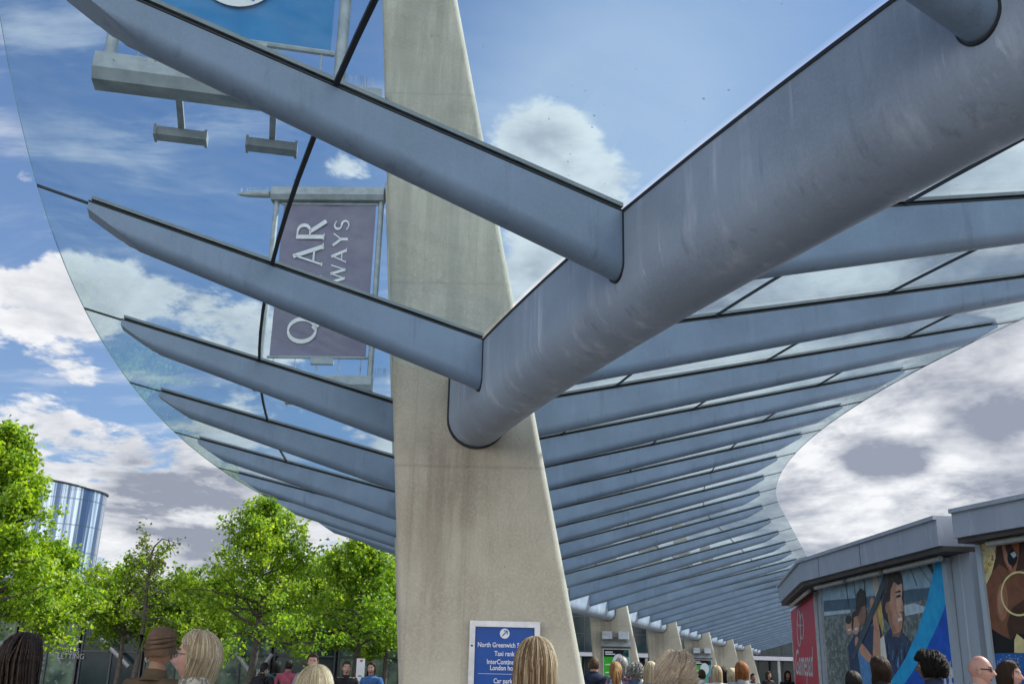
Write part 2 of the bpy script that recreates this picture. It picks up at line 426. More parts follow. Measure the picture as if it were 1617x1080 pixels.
class Plane:
    """upright flat face: p0 + u*dir along the ground, v up, d out of the face (towards the camera)"""
    def __init__(s, p0, p1, out=0.0):
        s.p0 = Vector((p0[0], p0[1], 0)); s.dir = (Vector((p1[0], p1[1], 0)) - s.p0).normalized()
        s.nrm = Vector((s.dir.y, -s.dir.x, 0))
        if s.nrm.dot(-s.p0) < 0: s.nrm = -s.nrm
        s.p0 = s.p0 + s.nrm * out

    def at(s, u, v, d=0.0): return s.p0 + s.dir * u + Vector((0, 0, v)) + s.nrm * d

    def px(s, x, y):
        r = ray(x, y); A = np.array([[s.dir.x, -r[0]], [s.dir.y, -r[1]]])
        t = np.linalg.solve(A, [-s.p0.x, -s.p0.y]); return t[0], t[1] * r[2] + EYE

    def poly(s, mb, uv, d, mat):
        mb.add([s.at(u, v, d) for u, v in uv], [tuple(range(len(uv)))], mat)

    def polypx(s, mb, pts, d, mat, flip=False):
        s.poly(mb, [s.px(*p) for p in pts], d, mat)

    def letters(s, mb, txt, u, v, size, d, mat, **kw):
        vs, fs = text_polys(txt, size, **kw)
        sg = 1.0 if s.dir.dot(Vector((1, 0, 0))) >= 0 else -1.0
        if abs(s.dir.x) < .6: sg = 1.0 if Vector((-s.nrm.y, s.nrm.x, 0)).dot(s.dir) > 0 else -1.0
        mb.add([s.at(u + sg * a, v + b, d) for a, b in vs], fs, mat)


def stroke(mb, f, pts, w, mat, closed=False):
    """flat ribbon along 2-D points, mapped by f(x, y); w width or list of widths"""
    pts = [np.array(p, float) for p in pts]; n = len(pts)
    ws = w if hasattr(w, '__len__') else [w] * n
    L = []; Rr = []
    for i in range(n):
        a = pts[(i - 1) % n] if (closed or i > 0) else pts[i]; b = pts[(i + 1) % n] if (closed or i < n - 1) else pts[i]
        d = b - a; d = d / (np.linalg.norm(d) + 1e-9); q = np.array([-d[1], d[0]]) * ws[i] / 2
        L.append(pts[i] + q); Rr.append(pts[i] - q)
    vs = [f(*p) for p in L] + [f(*p) for p in Rr]; fs = []
    for i in range(n if closed else n - 1):
        j = (i + 1) % n; fs.append((i, j, n + j, n + i))
    mb.add(vs, fs, mat)


# ------------------------------------------------------------------ ground
g = MB(); g.add([(-900, -300, 0), (900, -300, 0), (900, 1500, 0), (-900, 1500, 0)], [(0, 1, 2, 3)], M['paving'])
ground = g.build('ground'); ground['kind'] = 'structure'

# ------------------------------------------------------------------ canopy geometry
XC, YC, RB, T0, DT = 36.86932, 20.00946, 38.80313, -0.29535, 0.07446
A_S = 0.33; I_S = (A_S - T0) / DT; STEP = RB * DT
HB = 2.8 + EYE; SL = 0.236
SLR, DROP_R = 0.2464, 0.081                 # right hand ribs: slightly steeper, from a lower root
RIBW = .20; SHIFT = RIBW / 2 / STEP
L_TIP, L_BRK, R_TIP, R_BRK = 3.40, 2.96, 7.76, 7.30
L_EDGE, R_EDGE, SPW = 3.82, 8.18, .56
I0, I1 = -4, 33


def base(i, off=0.0):
    """point on the spine's left flank at rib index i (off: metres outward), outward direction, heading"""
    if i <= I_S:
        a = T0 + i * DT; n = Vector((-math.cos(a), math.sin(a), 0)); c = Vector((XC, YC, 0)) + n * (RB + off); return c, n, a
    n = Vector((-math.cos(A_S), math.sin(A_S), 0)); t = Vector((math.sin(A_S), math.cos(A_S), 0))
    return Vector((XC, YC, 0)) + n * (RB + off) + t * (i - I_S) * STEP, n, A_S


canopy = empty('glass_canopy', (0, 20, 0), 'long curving glass canopy carried on blue grey steel ribs and a heavy central beam', 'canopy')


def dsec(w, d, n=16):
    """half section of a deep D beam: points (y, z) from top left round the bottom to top right"""
    r = w / 2; rv = min(r * 1.05, d * .8)
    pts = [(-r, 0.0), (-r, -(d - rv) * .5)]
    for k in range(n + 1):
        t = math.pi * k / n; pts.append((-r * math.cos(t), -(d - rv) - rv * math.sin(t)))
    pts += [(r, -(d - rv) * .5), (r, 0.0)]
    return pts


# spine: swept D section through all bays
sp = MB(); rings = []; step = .25
i = I0 - .3
while i <= I1 + .01:
    c, n, a = base(i); prof = dsec(SPW, .70, 14)
    ring = []
    for (y, z) in prof:
        s_in = y + SPW / 2
        top = HB + (SLR * s_in - DROP_R if z == 0 and y > 0 else 0)
        p = c - n * s_in; ring.append((p.x, p.y, top + z))
    rings.append(ring); i += step
sp.loft(rings, M['spine'])
spine = sp.build('spine_beam', canopy, smooth=40)
mb = MB(); rings = []; i = I0 - .3
while i <= I1 + .01:
    c, n, a = base(i); w_ = .012 + .020 * max(0, math.sin(i * 5.3)) ** 10
    rings.append([tuple(c + n * x + Vector((0, 0, HB + z))) for x, z in ((.005, -.004), (.005, .012 + w_ * .5), (-.03, .03 + w_ * .3), (-.03, .002))]); i += .125
mb.loft(rings, M['rubber']); mb.build('top_seal', spine, origin=canopy.location)


def rib_mesh(name, s0, s_brk, s_tip, d0, d_brk, d_tip, w, sl, off):
    mb = MB(); rings = []
    ss = [s0] + list(np.linspace(s0 + .3, s_brk, 6)) + list(np.linspace(s_brk, s_tip, 6))[1:]
    for s in ss:
        dfull = d0 + (d_brk - d0) * (s - s0) / (s_brk - s0) * .75
        clip = dfull if s <= s_brk else d_brk + (d_tip - d_brk) * (s - s_brk) / (s_tip - s_brk)
        if s <= s_brk: clip = d0 + (d_brk - d0) * (s - s0) / (s_brk - s0); dfull = clip
        else: dfull = d_brk
        rings.append([(s, y, sl * s - off + max(z, -clip)) for (y, z) in dsec(w, dfull)])
    mb.loft(rings, M['rib'])
    return mb.build(name, smooth=34, mesh_only=True)


def gasket_mesh(s0, d0, w, sl, off):
    mb = MB(); rings = []
    for ds, gr in ((-.03, .008), (.008, .008), (.008, .0)):
        rings.append([(s0 + ds, y * (1 + gr * 2 / w), sl * (s0 + ds) - off + z * (1 + gr / d0)) for (y, z) in dsec(w, d0)])
    mb.loft(rings, M['rubber'], caps=False, closed=False)
    return mb.build('joint_seal', smooth=40, mesh_only=True)


def bar_mesh(s0, s_tip, s_edge, w, sl, off):
    mb = MB(); z = lambda s, h: sl * s - off + h
    def strip(hw, e, h0, h1, mat):
        mb.hexa([(s0, -hw, z(s0, h0)), (e, -hw, z(e, h0)), (e, hw, z(e, h0)), (s0, hw, z(s0, h0))],
                [(s0, -hw, z(s0, h1)), (e, -hw, z(e, h1)), (e, hw, z(e, h1)), (s0, hw, z(s0, h1))], mat)
    strip(w / 2 + .004, s_tip, .003, .015, M['rubber']); strip(.012, s_edge, .0155, .034, M['rubber']); strip(w / 2 + .006, s_tip - .02, .0345, .062, M['bar'])
    return mb.build('glazing_bar', mesh_only=True)


meL = rib_mesh('rib', -.06, L_BRK, L_TIP, .435, .235, .06, RIBW, SL, 0.0); meR = rib_mesh('rib', SPW - .06, R_BRK, R_TIP, .45, .20, .04, RIBW, SLR, DROP_R)
gkL = gasket_mesh(0.0, .437, RIBW, SL, 0.0); gkR = gasket_mesh(SPW, .452, RIBW, SLR, DROP_R)
brL = bar_mesh(.0, L_TIP, L_EDGE, RIBW, SL, 0.0); brR = bar_mesh(SPW, R_TIP, R_EDGE, RIBW, SLR, DROP_R)
for i in range(I0 + 1, I1 + 1):
    c, n, a = base(i + SHIFT)
    for side in (-1, 1):
        # left ribs stop where the far platforms hide them
        x = n if side < 0 else -n
        y = Vector((0, 0, 1)).cross(x)
        mt = Matrix(((x.x, y.x, 0, c.x), (x.y, y.y, 0, c.y - 20), (0, 0, 1, HB), (0, 0, 0, 1)))
        o = obj('rib', meL if side < 0 else meR, canopy, mt)
        obj('joint_seal', gkL if side < 0 else gkR, o); obj('glazing_bar', brL if side < 0 else brR, o)


def pt(i, s, h, side):
    c, n, a = base(i)
    p = c + n * (s if side < 0 else -s); return (p.x, p.y, HB + (SL * s if side < 0 else SLR * max(s, .3) - DROP_R) + h)


for i in range(I0, I1):
    for side, s0, s1, seams in ((-1, .02, L_EDGE, ((1.885, .030),)), (1, .02, R_EDGE, ((2.31, .014), (4.31, .014), (6.3, .014)))):
        mb = MB(); K = 5
        ia, ib = i + SHIFT + .004, i + SHIFT + .996
        us = [ia + (ib - ia) * k / K for k in range(K + 1)]
        lo = [[pt(u, s, .0165, side) for u in us] for s in (s0, s1)]
        hi = [[pt(u, s, .0335, side) for u in us] for s in (s0, s1)]
        for k in range(K):
            q = lambda A, f: mb.add(A, [f], M['glass'])
            quad = [lo[0][k], lo[0][k + 1], lo[1][k + 1], lo[1][k]]
            mb.add(quad, [(0, 1, 2, 3)], M['glass'])
            mb.add([hi[0][k], hi[0][k + 1], hi[1][k + 1], hi[1][k]], [(0, 1, 2, 3)], M['glass'])
            mb.add([lo[1][k], lo[1][k + 1], hi[1][k + 1], hi[1][k]], [(0, 1, 2, 3)], M['edge'])
        gp = mb.build('glass_panel', canopy)
        for s, w in seams:
            mb = MB()
            mb.loft([[pt(u, s - w / 2, .010, side), pt(u, s + w / 2, .010, side), pt(u, s + w / 2, .038, side), pt(u, s - w / 2, .038, side)] for u in us], M['rubber'])
            mb.build('seam', gp, origin=canopy.location)


# ------------------------------------------------------------------ concrete fins
def rrect(w, t, r, n=5):
    out = []
    for (sx, sy, a0) in ((1, -1, -90), (1, 1, 0), (-1, 1, 90), (-1, -1, 180)):
        for k in range(n + 1):
            a = R(a0 + 90 * k / n); out.append((sx * (w / 2 - r) + r * math.cos(a), sy * (t / 2 - r) + r * math.sin(a)))
    return out


T_FIN = .70
WORD = ['nearest', 'second', 'third', 'fourth', 'fifth', 'sixth', 'seventh', 'eighth', 'ninth']
FIN_LAB = ['big pale concrete fin in the foreground holding the blue and white sign board',
           'concrete fin showing as a thin strip behind the left edge of the big foreground fin',
           'concrete fin hidden behind the big foreground fin, third along the row',
           'concrete fin with twin lamp boxes and green poster, first clear of the foreground fin',
           'plain concrete fin rising behind the curly blonde head',
           'concrete fin with twin lamp boxes and a small green poster, farther along the row',
           'concrete fin behind the auburn bob haired person, next but two from the row end',
           'far concrete fin next to the end of the row', 'last visible concrete fin at the far end of the row']
fins = []
for k in range(8):
    ci, n, a = base(.55 + 4 * k, -SPW / 2)
    yaw = 0.0 if k == 0 else (-.02 if k == 1 else -.17)
    ws = 1.0 if k == 0 else (.98 if k == 1 else 1.13)
    sh = .0 if k == 0 else (.06 if k == 1 else 0.0)
    root = empty('concrete_fin', (ci.x, ci.y, 0), FIN_LAB[k], 'pillar', 'concrete fins carrying the canopy')
    root.rotation_euler.z = yaw
    mb = MB(); rings = []
    for z in np.linspace(0, 12.2 if k < 2 else 11.0, 40):
        zr = z - EYE
        w = (1.70 - .112 * zr) * ws; cx = sh - .141 * (zr - 2.1); t = T_FIN * (1 - .02 * zr)
        rings.append([(cx + x, y - (t - T_FIN) / 2, z) for x, y in rrect(w, t, .085)])
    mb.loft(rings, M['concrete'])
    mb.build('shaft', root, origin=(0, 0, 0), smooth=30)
    # dark seal where the beam enters the face
    mb = MB()
    th = -a; rr = []
    for dy, gr in ((.02, .020), (-.010, .020), (-.010, .0)):
        ring = []
        for (y, z) in dsec(SPW, .70, 14):
            ring.append((y * (1 + gr * 2 / SPW) + math.tan(yaw + a) * (dy - T_FIN / 2), -T_FIN / 2 + dy, HB + z * (1 + gr / .7)))
        rr.append(ring)
    mb.loft(rr, M['rubber'], caps=False, closed=False)
    mb.build('beam_seal', root, origin=(0, 0, 0), smooth=40)
    fins.append(root)

# ------------------------------------------------------------------ banner frames on the first two fins
flat('banner_blue', (.040, .20, .42), .6, (.034, .18, .39), 2.5); flat('banner_mauve', (.19, .172, .24), .65); flat('lettering_white', (.72, .72, .72), .5)


def arcpts(cx, cy, rx, ry, a0, a1, n=18):
    return [(cx + rx * math.cos(R(a0 + (a1 - a0) * k / n)), cy + ry * math.sin(R(a0 + (a1 - a0) * k / n))) for k in range(n + 1)]


def roman(mb, f, ch, x, y, h, m):
    """one capital letter with thick and thin strokes; returns its width. f maps (x, y)"""
    q = lambda pts, w, closed=False: stroke(mb, f, [(x + a * h, y + b * h) for a, b in pts], [k * h for k in w] if hasattr(w, '__len__') else w * h, m, closed)
    tk, tn = .15, .065
    if ch == 'Q':
        pts = arcpts(.44, .5, .40, .47, 0, 345, 23)
        q(pts, [tn + (tk - tn) * abs(math.cos(R(15 * k))) for k in range(24)], True); q([(.5, .14), (.68, -.06), (.9, -.16)], [tk, tk, .05]); return .92
    if ch == 'A':
        q([(.02, 0), (.36, 1.0)], tn); q([(.32, 1.04), (.70, 0)], tk); q([(.14, .32), (.56, .32)], tn); q([(-.04, .02), (.10, .02)], .04); q([(.58, .02), (.82, .02)], .04); return .80
    if ch == 'T':
        q([(.0, .95), (.72, .95)], .085); q([(.36, .92), (.36, 0)], tk); q([(.24, .02), (.48, .02)], .04); return .74
    if ch in 'RP':
        q([(.14, 0), (.14, 1.0)], tk); q([(.18, .96)] + arcpts(.34, .74, .24, .22, 90, -90, 10) + [(.18, .52)], [.06] + [.06 + .07 * math.sin(math.pi * k / 10) for k in range(11)] + [.06])
        if ch == 'R': q([(.34, .52), (.74, -.02)], tk)
        q([(.03, .02), (.26, .02)], .04); return .74
    if ch == 'I':
        q([(.14, 0), (.14, 1.0)], tk); q([(.03, .02), (.25, .02)], .04); q([(.03, .98), (.25, .98)], .04); return .30
    if ch == 'W':
        q([(.02, 1.0), (.28, 0)], tk); q([(.27, .02), (.52, 1.0)], tn); q([(.5, 1.0), (.76, 0)], tk); q([(.75, .02), (1.0, 1.0)], tn); return 1.02
    if ch == 'Y':
        q([(.02, 1.0), (.38, .45)], tk); q([(.70, 1.0), (.38, .45)], tn); q([(.38, .48), (.38, 0)], tk); return .74
    if ch == 'S':
        q([(.54, .86)] + arcpts(.31, .74, .22, .24, 60, 260, 10) + arcpts(.31, .25, .24, .25, 85, -120, 10) + [(.05, .16)],
          [.06] + [.07 + .07 * math.sin(math.pi * k / 10) for k in range(11)] + [.14 - .07 * k / 10 for k in range(11)] + [.06]); return .60
    return .4


def banner_frame(k, ang, L, label, blabel):
    ci, n, a = base(.55 + 4 * k, -SPW / 2)
    d = Vector((-math.cos(ang), math.sin(ang), 0)); s = Vector((math.sin(ang), math.cos(ang), 0)) * -1   # s: towards the camera
    zb, zt = 7.42, 12.0 if k == 0 else 11.95
    o = lambda u, v, w=0.0: Vector((ci.x, ci.y, 0)) + d * u + s * w + Vector((0, 0, v))
    BPl = Plane((ci.x, ci.y), (ci.x + d.x, ci.y + d.y)); in_b = BPl.px(541, 60)[0] if k == 0 else BPl.px(595, 430)[0]
    if k == 1: L = BPl.px(426, 430)[0] + .12
    u_s = BPl.px(602, 150)[0] if k == 0 else BPl.px(608, 302)[0]
    root = empty('banner_frame', tuple(o(in_b, 0)), label, 'banner frame', 'banner frames on the fins')
    # lower arm: six sided box beam
    mb = MB(); hexa = [(-.19, -.06), (-.12, -.17), (.12, -.17), (.19, -.06), (.14, .15), (-.14, .15)]
    mb.loft([[tuple(o(u, zb + z, w)) for w, z in hexa] for u in (u_s, L)], M['galv']); mb.build('lower_arm', root)
    mb = MB(); mb.loft([[tuple(o(u, zt + z, w)) for w, z in hexa] for u in (u_s, L)], M['galv']); up = mb.build('upper_arm', root)
    mb = MB(); rr = []
    for t in np.linspace(0, 1, 9):
        r = .085 * math.sqrt(max(1 - t ** 2.2, .002)) + .004
        rr.append([tuple(o(L + .06 + t * .78, zt + .02 + r * math.sin(q), r * math.cos(q))) for q in np.linspace(0, 2 * math.pi, 10, endpoint=False)])
    mb.loft(rr, M['galv']); mb.tube([o(L - .02, zt + .02), o(L + .1, zt + .02)], .035, M['galv']); nose = mb.build('nose_cap', root, smooth=40)
    mb = MB()
    for q in range(22):
        u = L + .12 + q * .03; mb.tube([o(u, zt + .07), o(u + random.uniform(-.03, .03), zt + .19, random.uniform(-.03, .03))], .0035, M['galv'], 3)
    mb.build('bird_spikes', nose, origin=root.location)
    mb = MB()
    for q in range(14):
        u = in_b - .36 + q * .024; mb.tube([o(u, zb + .14), o(u + random.uniform(-.02, .02), zb + .36, random.uniform(-.02, .02))], .004, M['galv'], 3)
    mb.build('bird_spikes', root)
    for u in (in_b, L - .12):
        mb = MB(); mb.tube([o(u, zb + .1), o(u, zt - .1)], .065, M['galv'], 12); mb.build('upright_tube', root, smooth=40)
    b0, b1 = in_b + .12, L - .30
    # banner
    bm = M['banner_blue'] if k == 0 else M['banner_mauve']
    bn = MB(); nx, nz = 10, 14
    P = [[o(b0 + (b1 - b0) * i / nx, zb + .62 + (zt - zb - .85) * j / nz, .018 * math.sin(i * .9 + j * .5) * math.sin(math.pi * i / nx)) for i in range(nx + 1)] for j in range(nz + 1)]
    for w in (.004, -.004):
        vs = [tuple(p + s * w) for row in P for p in row]
        bn.add(vs, [(j * (nx + 1) + i, j * (nx + 1) + i + 1, (j + 1) * (nx + 1) + i + 1, (j + 1) * (nx + 1) + i) for j in range(nz) for i in range(nx)], bm)
    ban = bn.build('banner', root, smooth=60); ban['label'] = blabel
    mb = MB()
    if k == 1:
        H = zt - zb - .85; lx = lambda x, y: tuple(o(b1 - y, zb + .62 + x, .036))    # text runs upwards, tops to the left
        f = lambda x, y: tuple(o((b0 + b1) / 2 + y, zb + .62 + x, .036))
        x = .30
        for ch in 'QATAR': x += roman(mb, lambda p, q: f(p, q + .06), ch, x, 0, .66, M['lettering_white']) * .66 + .075
        x = 0.0
        for ch in 'AIRWAYS': x += roman(mb, lambda p, q: f(.74 + p * 1.3, q - .48), ch, x, 0, .335, M['lettering_white']) * .335 + .045
    else:
        eu, ev = BPl.px(368, 13); ev += .44
        f = lambda p, q: tuple(o(eu + p, ev + q, .036))
        mb.add([f(.44 * math.cos(t), .44 * math.sin(t)) for t in np.linspace(0, 2 * math.pi, 40, endpoint=False)], [tuple(range(40))], M['lettering_white'])
        g2 = lambda p, q: tuple(o(eu + p, ev + q, .040))
        stroke(mb, g2, [(-.22, -.34), (-.10, -.24), (.16, -.12)], [.02, .09, .02], bm); stroke(mb, g2, [(-.30, -.14), (-.05, .06), (.2, .2)], [.02, .07, .02], bm)
    mb.build('lettering', ban, origin=root.location)
    # hem bars with their springs
    for z0, z1, zz_ in ((zb + .56, zb + .62, zb + .13), (zt - .26, zt - .20, zt - .15)):
        mb = MB(); mb.tube([o(b0 - .05, (z0 + z1) / 2), o(b1 + .05, (z0 + z1) / 2)], .035, M['galv'], 8); hb_ = mb.build('hem_bar', root, smooth=40)
        mb = MB()
        for q in range(5):
            u = b0 + (b1 - b0) * (q + .2) / 4.4; mb.tube([o(u, z0), o(u, zz_)], .010, M['galv'], 5); mb.tube([o(u, z0 * .6 + zz_ * .4), o(u, z0 * .4 + zz_ * .6)], .022, M['galv'], 6)
        mb.build('tension_springs', hb_, origin=root.location)
    mb = MB(); mb.box((-.25, -.06, -.07), (.25, .06, .07), M['galv'])
    c0 = o(in_b + (L - in_b) * .42, zb + .50); mb.v = [tuple(c0 + d * p[0] + s * p[1] + Vector((0, 0, p[2]))) for p in mb.v]; mb.build('control_box', root)
    for u in (L - .82, L - 1.83):
        mb = MB(); mb.bar(o(u, zb + .10, .16), o(u, zb - .16, -1.02), .07, .05, M['galv'], side=d); br = mb.build('lamp_bracket', root)
        mb = MB(); mb.bar(o(u - .26, zb - .20, -.86), o(u + .26, zb - .20, -.86), .17, .10, M['galv'], side=s)
        mb.bar(o(u - .29, zb - .20, -.86), o(u - .26, zb - .20, -.86), .20, .13, M['galv'], side=s); mb.bar(o(u + .26, zb - .20, -.86), o(u + .29, zb - .20, -.86), .20, .13, M['galv'], side=s)
        mb.build('floodlight', br, origin=root.location)
    return root


banner_frame(0, -.21, 4.12, 'banner frame with a plain blue banner and white disc, on the nearest fin', 'plain blue banner with part of a white disc')
banner_frame(1, .04, 3.62, 'banner frame with a mauve banner lettered in white, on the second fin', 'mauve banner with white lettering running upwards')

# ------------------------------------------------------------------ blue direction sign on the nearest fin
flat('sign_blue', (.012, .075, .33), .25); flat('sign_white', (.75, .77, .80), .4)
fy = fins[0].location.y - T_FIN / 2 - .012
SP = Plane((-1, fy), (1, fy))
sgn_root_p = SP.at(*SP.px(797, 1060)[:1], 0)
u0, v1 = SP.px(742.5, 979.5); u1, _ = SP.px(853, 979.5); v0 = v1 - 1.55
sgn = empty('direction_sign', (SP.at((u0 + u1) / 2, v0)), 'blue and white direction sign in a silver frame on the foreground fin', 'sign')
mb = MB(); b = .052
for (a0, a1, b0, b1) in ((u0, u0 + b, v0, v1), (u1 - b, u1, v0, v1), (u0 + b, u1 - b, v1 - b, v1), (u0 + b, u1 - b, v0, v0 + b)):
    q = [(a0, b0), (a1, b0), (a1, b1), (a0, b1)]; mb.hexa([SP.at(x, y, 0) for x, y in q], [SP.at(x, y, .055) for x, y in q], M['alu'])
mb.build('frame', sgn)
mb = MB(); q = [(u0 + b, v0 + b), (u1 - b, v0 + b), (u1 - b, v1 - b), (u0 + b, v1 - b)]
mb.hexa([SP.at(x, y, .004) for x, y in q], [SP.at(x, y, .034) for x, y in q], M['sign_blue']); pnl = mb.build('panel', sgn)
mb = MB(); um = (u0 + u1) / 2 - .02
cu_, cv_ = SP.px(797, 1000)
f = lambda x, y: SP.at(cu_ + x, cv_ + y, .037)
stroke(mb, f, [(.043 * math.cos(t), .043 * math.sin(t)) for t in np.linspace(0, 2 * math.pi, 28, endpoint=False)], .0, M['sign_white'], True)
mb.add([f(.045 * math.cos(t), .045 * math.sin(t)) for t in np.linspace(0, 2 * math.pi, 28, endpoint=False)], [tuple(range(28))], M['sign_white'])
f2 = lambda x, y: SP.at(cu_ + x, cv_ + y, .040)
stroke(mb, f2, [(-.022, -.022), (.018, .018)], .009, M['sign_blue']); stroke(mb, f2, [(-.008, .024), (.024, .024), (.024, -.008)], .009, M['sign_blue'])
for txt, py in (('North Greenwich Station', 1018.5), ('Taxi rank', 1032), ('InterContinental', 1045), ('London hotel', 1054.5), ('Car parks', 1075)):
    u, v = SP.px(797, py)
    SP.letters(mb, txt, um + .02, v, .060, .037, M['sign_white'], bold=.0008, squash=.80)
_, vl = SP.px(797, 1064)
SP.poly(mb, [(u0 + .09, vl), (u1 - .09, vl), (u1 - .09, vl + .003), (u0 + .09, vl + .003)], .037, M['sign_white'])
mb.build('lettering', pnl, origin=sgn.location)
mb = MB(); ul, vll = SP.px(745.5, 1019); mb.ball(SP.at(ul, vll, .056), .010, M['rubber'], 8, 6); mb.build('lock', sgn)

# ------------------------------------------------------------------ posters and lamps on the far fins
flat('poster_green', (.05, .45, .03), .35); flat('poster_black', (.012, .012, .016), .35); flat('poster_cyan', (.10, .40, .42), .35); flat('poster_pink', (.35, .06, .14), .35)
for k, lab in ((3, 'green and black poster case on the first clear concrete fin'), (5, 'smaller green and black poster case on the plainer fin farther off')):
    f0 = fins[k]; Mx = Matrix.Rotation(-.17, 3, 'Z'); L_ = lambda x, y, z: Vector((f0.location.x, f0.location.y, 0)) + Mx @ Vector((x, y, 0)) + Vector((0, 0, z - (.20 if z < 3.1 else .42)))
    yf = -T_FIN / 2 - .01
    pc = empty('poster_case', L_(0.25, yf, .4), lab, 'poster', 'poster cases on the fins')
    mb = MB(); mb.hexa([L_(-.28, yf, .75), L_(.80, yf, .75), L_(.80, yf - .10, .75), L_(-.28, yf - .10, .75)], [L_(-.28, yf, 2.72), L_(.80, yf, 2.72), L_(.80, yf - .10, 2.72), L_(-.28, yf - .10, 2.72)], M['alu']); mb.build('case', pc)
    mb = MB(); hx = lambda x0, x1, z0, z1, d: [L_(x0, yf - d, z0), L_(x1, yf - d, z0), L_(x1, yf - d, z1), L_(x0, yf - d, z1)]
    mb.hexa([L_(-.33, yf, 2.74), L_(.85, yf, 2.74), L_(.85, yf - .30, 2.80), L_(-.33, yf - .30, 2.80)], [L_(-.33, yf, 3.02), L_(.85, yf, 3.02), L_(.85, yf - .12, 3.02), L_(-.33, yf - .12, 3.02)], M['galv']); mb.build('hood', pc)
    mb = MB()
    mb.add(hx(-.24, .76, .8, 2.68, .104), [(0, 1, 2, 3)], M['poster_green'])
    mb.add(hx(-.24, .76, 2.40, 2.68, .108), [(0, 1, 2, 3)], M['poster_black'])
    mb.add([L_(.40, yf - .108, 1.5), L_(.76, yf - .108, 1.2), L_(.76, yf - .108, 2.68), L_(.58, yf - .108, 2.68), L_(.48, yf - .108, 2.45)], [(0, 1, 2, 3, 4)], M['poster_cyan'])
    mb.add([L_(.26 + .26 * math.cos(t) + .1, yf - .112, 2.18 + .34 * math.sin(t)) for t in np.linspace(0, 2 * math.pi, 20, endpoint=False)], [tuple(range(20))], M['sign_white'])
    mb.add(hx(.56, .76, .8, 1.75, .112), [(0, 1, 2, 3)], M['poster_pink'])
    for z0, x1 in ((2.56, .12), (2.48, .22), (2.08, .02), (1.78, -.02), (1.60, .06)): mb.add(hx(-.18, x1, z0, z0 + .045, .114), [(0, 1, 2, 3)], M['sign_white'])
    mb.build('poster', pc)
    tl = empty('twin_lamp', L_(.25, yf, 3.3), 'twin square lamp boxes above the ' + ('green poster on the first clear fin' if k == 3 else 'small poster on the farther fin'), 'lamp', 'twin lamps on the fins')
    mb = MB(); mb.bar(L_(-.1, yf - .2, 3.42), L_(.6, yf - .2, 3.42), .05, .05, M['galv']); mb.bar(L_(.25, yf, 3.42), L_(.25, yf - .2, 3.42), .08, .08, M['galv']); mb.build('bracket', tl)
    for x in (-.08, .58):
        mb = MB(); mb.hexa([L_(x - .20, yf - .08, 3.30), L_(x + .20, yf - .08, 3.30), L_(x + .20, yf - .42, 3.30), L_(x - .20, yf - .42, 3.30)], [L_(x - .20, yf - .08, 3.60), L_(x + .20, yf - .08, 3.60), L_(x + .20, yf - .38, 3.60), L_(x - .20, yf - .38, 3.60)], M['alu'])
        mb.build('lamp_box', tl)

# ------------------------------------------------------------------ kiosks on the right
A2, B2, C2 = (7.40, 28.70), (6.23, 22.30), (6.51, 15.70); D2, E2 = (6.50, 15.12), (7.66, 10.9)
ZT = 2.4 + EYE


def inset(p0, p1, d):
    """line shifted away from the path by d"""
    p0 = Vector((p0[0], p0[1], 0)); p1 = Vector((p1[0], p1[1], 0)); t = (p1 - p0).normalized(); n = Vector((-t.y, t.x, 0))
    if n.x < 0: n = -n
    return p0 + n * d, p1 + n * d, t, n


def slab(mb, p0, p1, d0, d1, z0, z1, mat, e0=0, e1=0):
    a, b_, t, n = inset(p0, p1, 0); a = a - t * e0; b_ = b_ + t * e1
    mb.hexa([a + n * d0 + Vector((0, 0, z0)), b_ + n * d0 + Vector((0, 0, z0)), b_ + n * d1 + Vector((0, 0, z0)), a + n * d1 + Vector((0, 0, z0))],
            [a + n * d0 + Vector((0, 0, z1)), b_ + n * d0 + Vector((0, 0, z1)), b_ + n * d1 + Vector((0, 0, z1)), a + n * d1 + Vector((0, 0, z1))], mat)


def poly_prism(mb, pts, z0, z1, mat):
    n = len(pts); mb.loft([[(p[0], p[1], z0) for p in pts], [(p[0], p[1], z1) for p in pts]], mat)


def off_poly(pts, d):
    """open polyline shifted away from the path by d (mitred)"""
    out = []
    for i, p in enumerate(pts):
        ns = []
        for a, b_ in ((i - 1, i), (i, i + 1)):
            if a >= 0 and b_ < len(pts): ns.append(inset(pts[a], pts[b_], 0)[3])
        n = (ns[0] + ns[-1]).normalized(); k = d / max(n.dot(ns[0]), .3)
        out.append((p[0] + n.x * k, p[1] + n.y * k))
    return out


flat('poster_red', (.62, .022, .065), .45)
kio = empty('kiosk', (7.4, 20, 0), 'grey flat roofed kiosk with a red poster and a wide poster of children', 'kiosk')
line = [A2, B2, C2]
mb = MB(); o1 = off_poly(line, .07); o2 = off_poly(line, 3.2)
poly_prism(mb, line + o2[::-1], ZT - .44, ZT - .05, M['fascia']); mb.build('fascia', kio)
mb = MB(); o0 = off_poly(line, -.05); poly_prism(mb, o0 + o2[::-1], ZT - .049, ZT + .012, M['fascia']); mb.build('coping', kio)
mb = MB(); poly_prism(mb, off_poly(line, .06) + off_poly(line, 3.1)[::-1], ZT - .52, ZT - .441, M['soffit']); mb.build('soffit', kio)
mb = MB()
for s_ in (.18, .52):
    p = Vector((B2[0], B2[1], 0)).lerp(Vector((C2[0], C2[1], 0)), s_); mb.box((p.x - .004, p.y - .006, ZT - .438), (p.x + .02, p.y + .006, ZT - .052), M['rubber'])
mb.build('fascia_joint', kio)
WALL_D = .46
w2 = off_poly(line, WALL_D)
mb = MB(); poly_prism(mb, w2 + off_poly(line, 3.0)[::-1], 0, ZT - .52, M['pier']); mb.build('wall', kio)
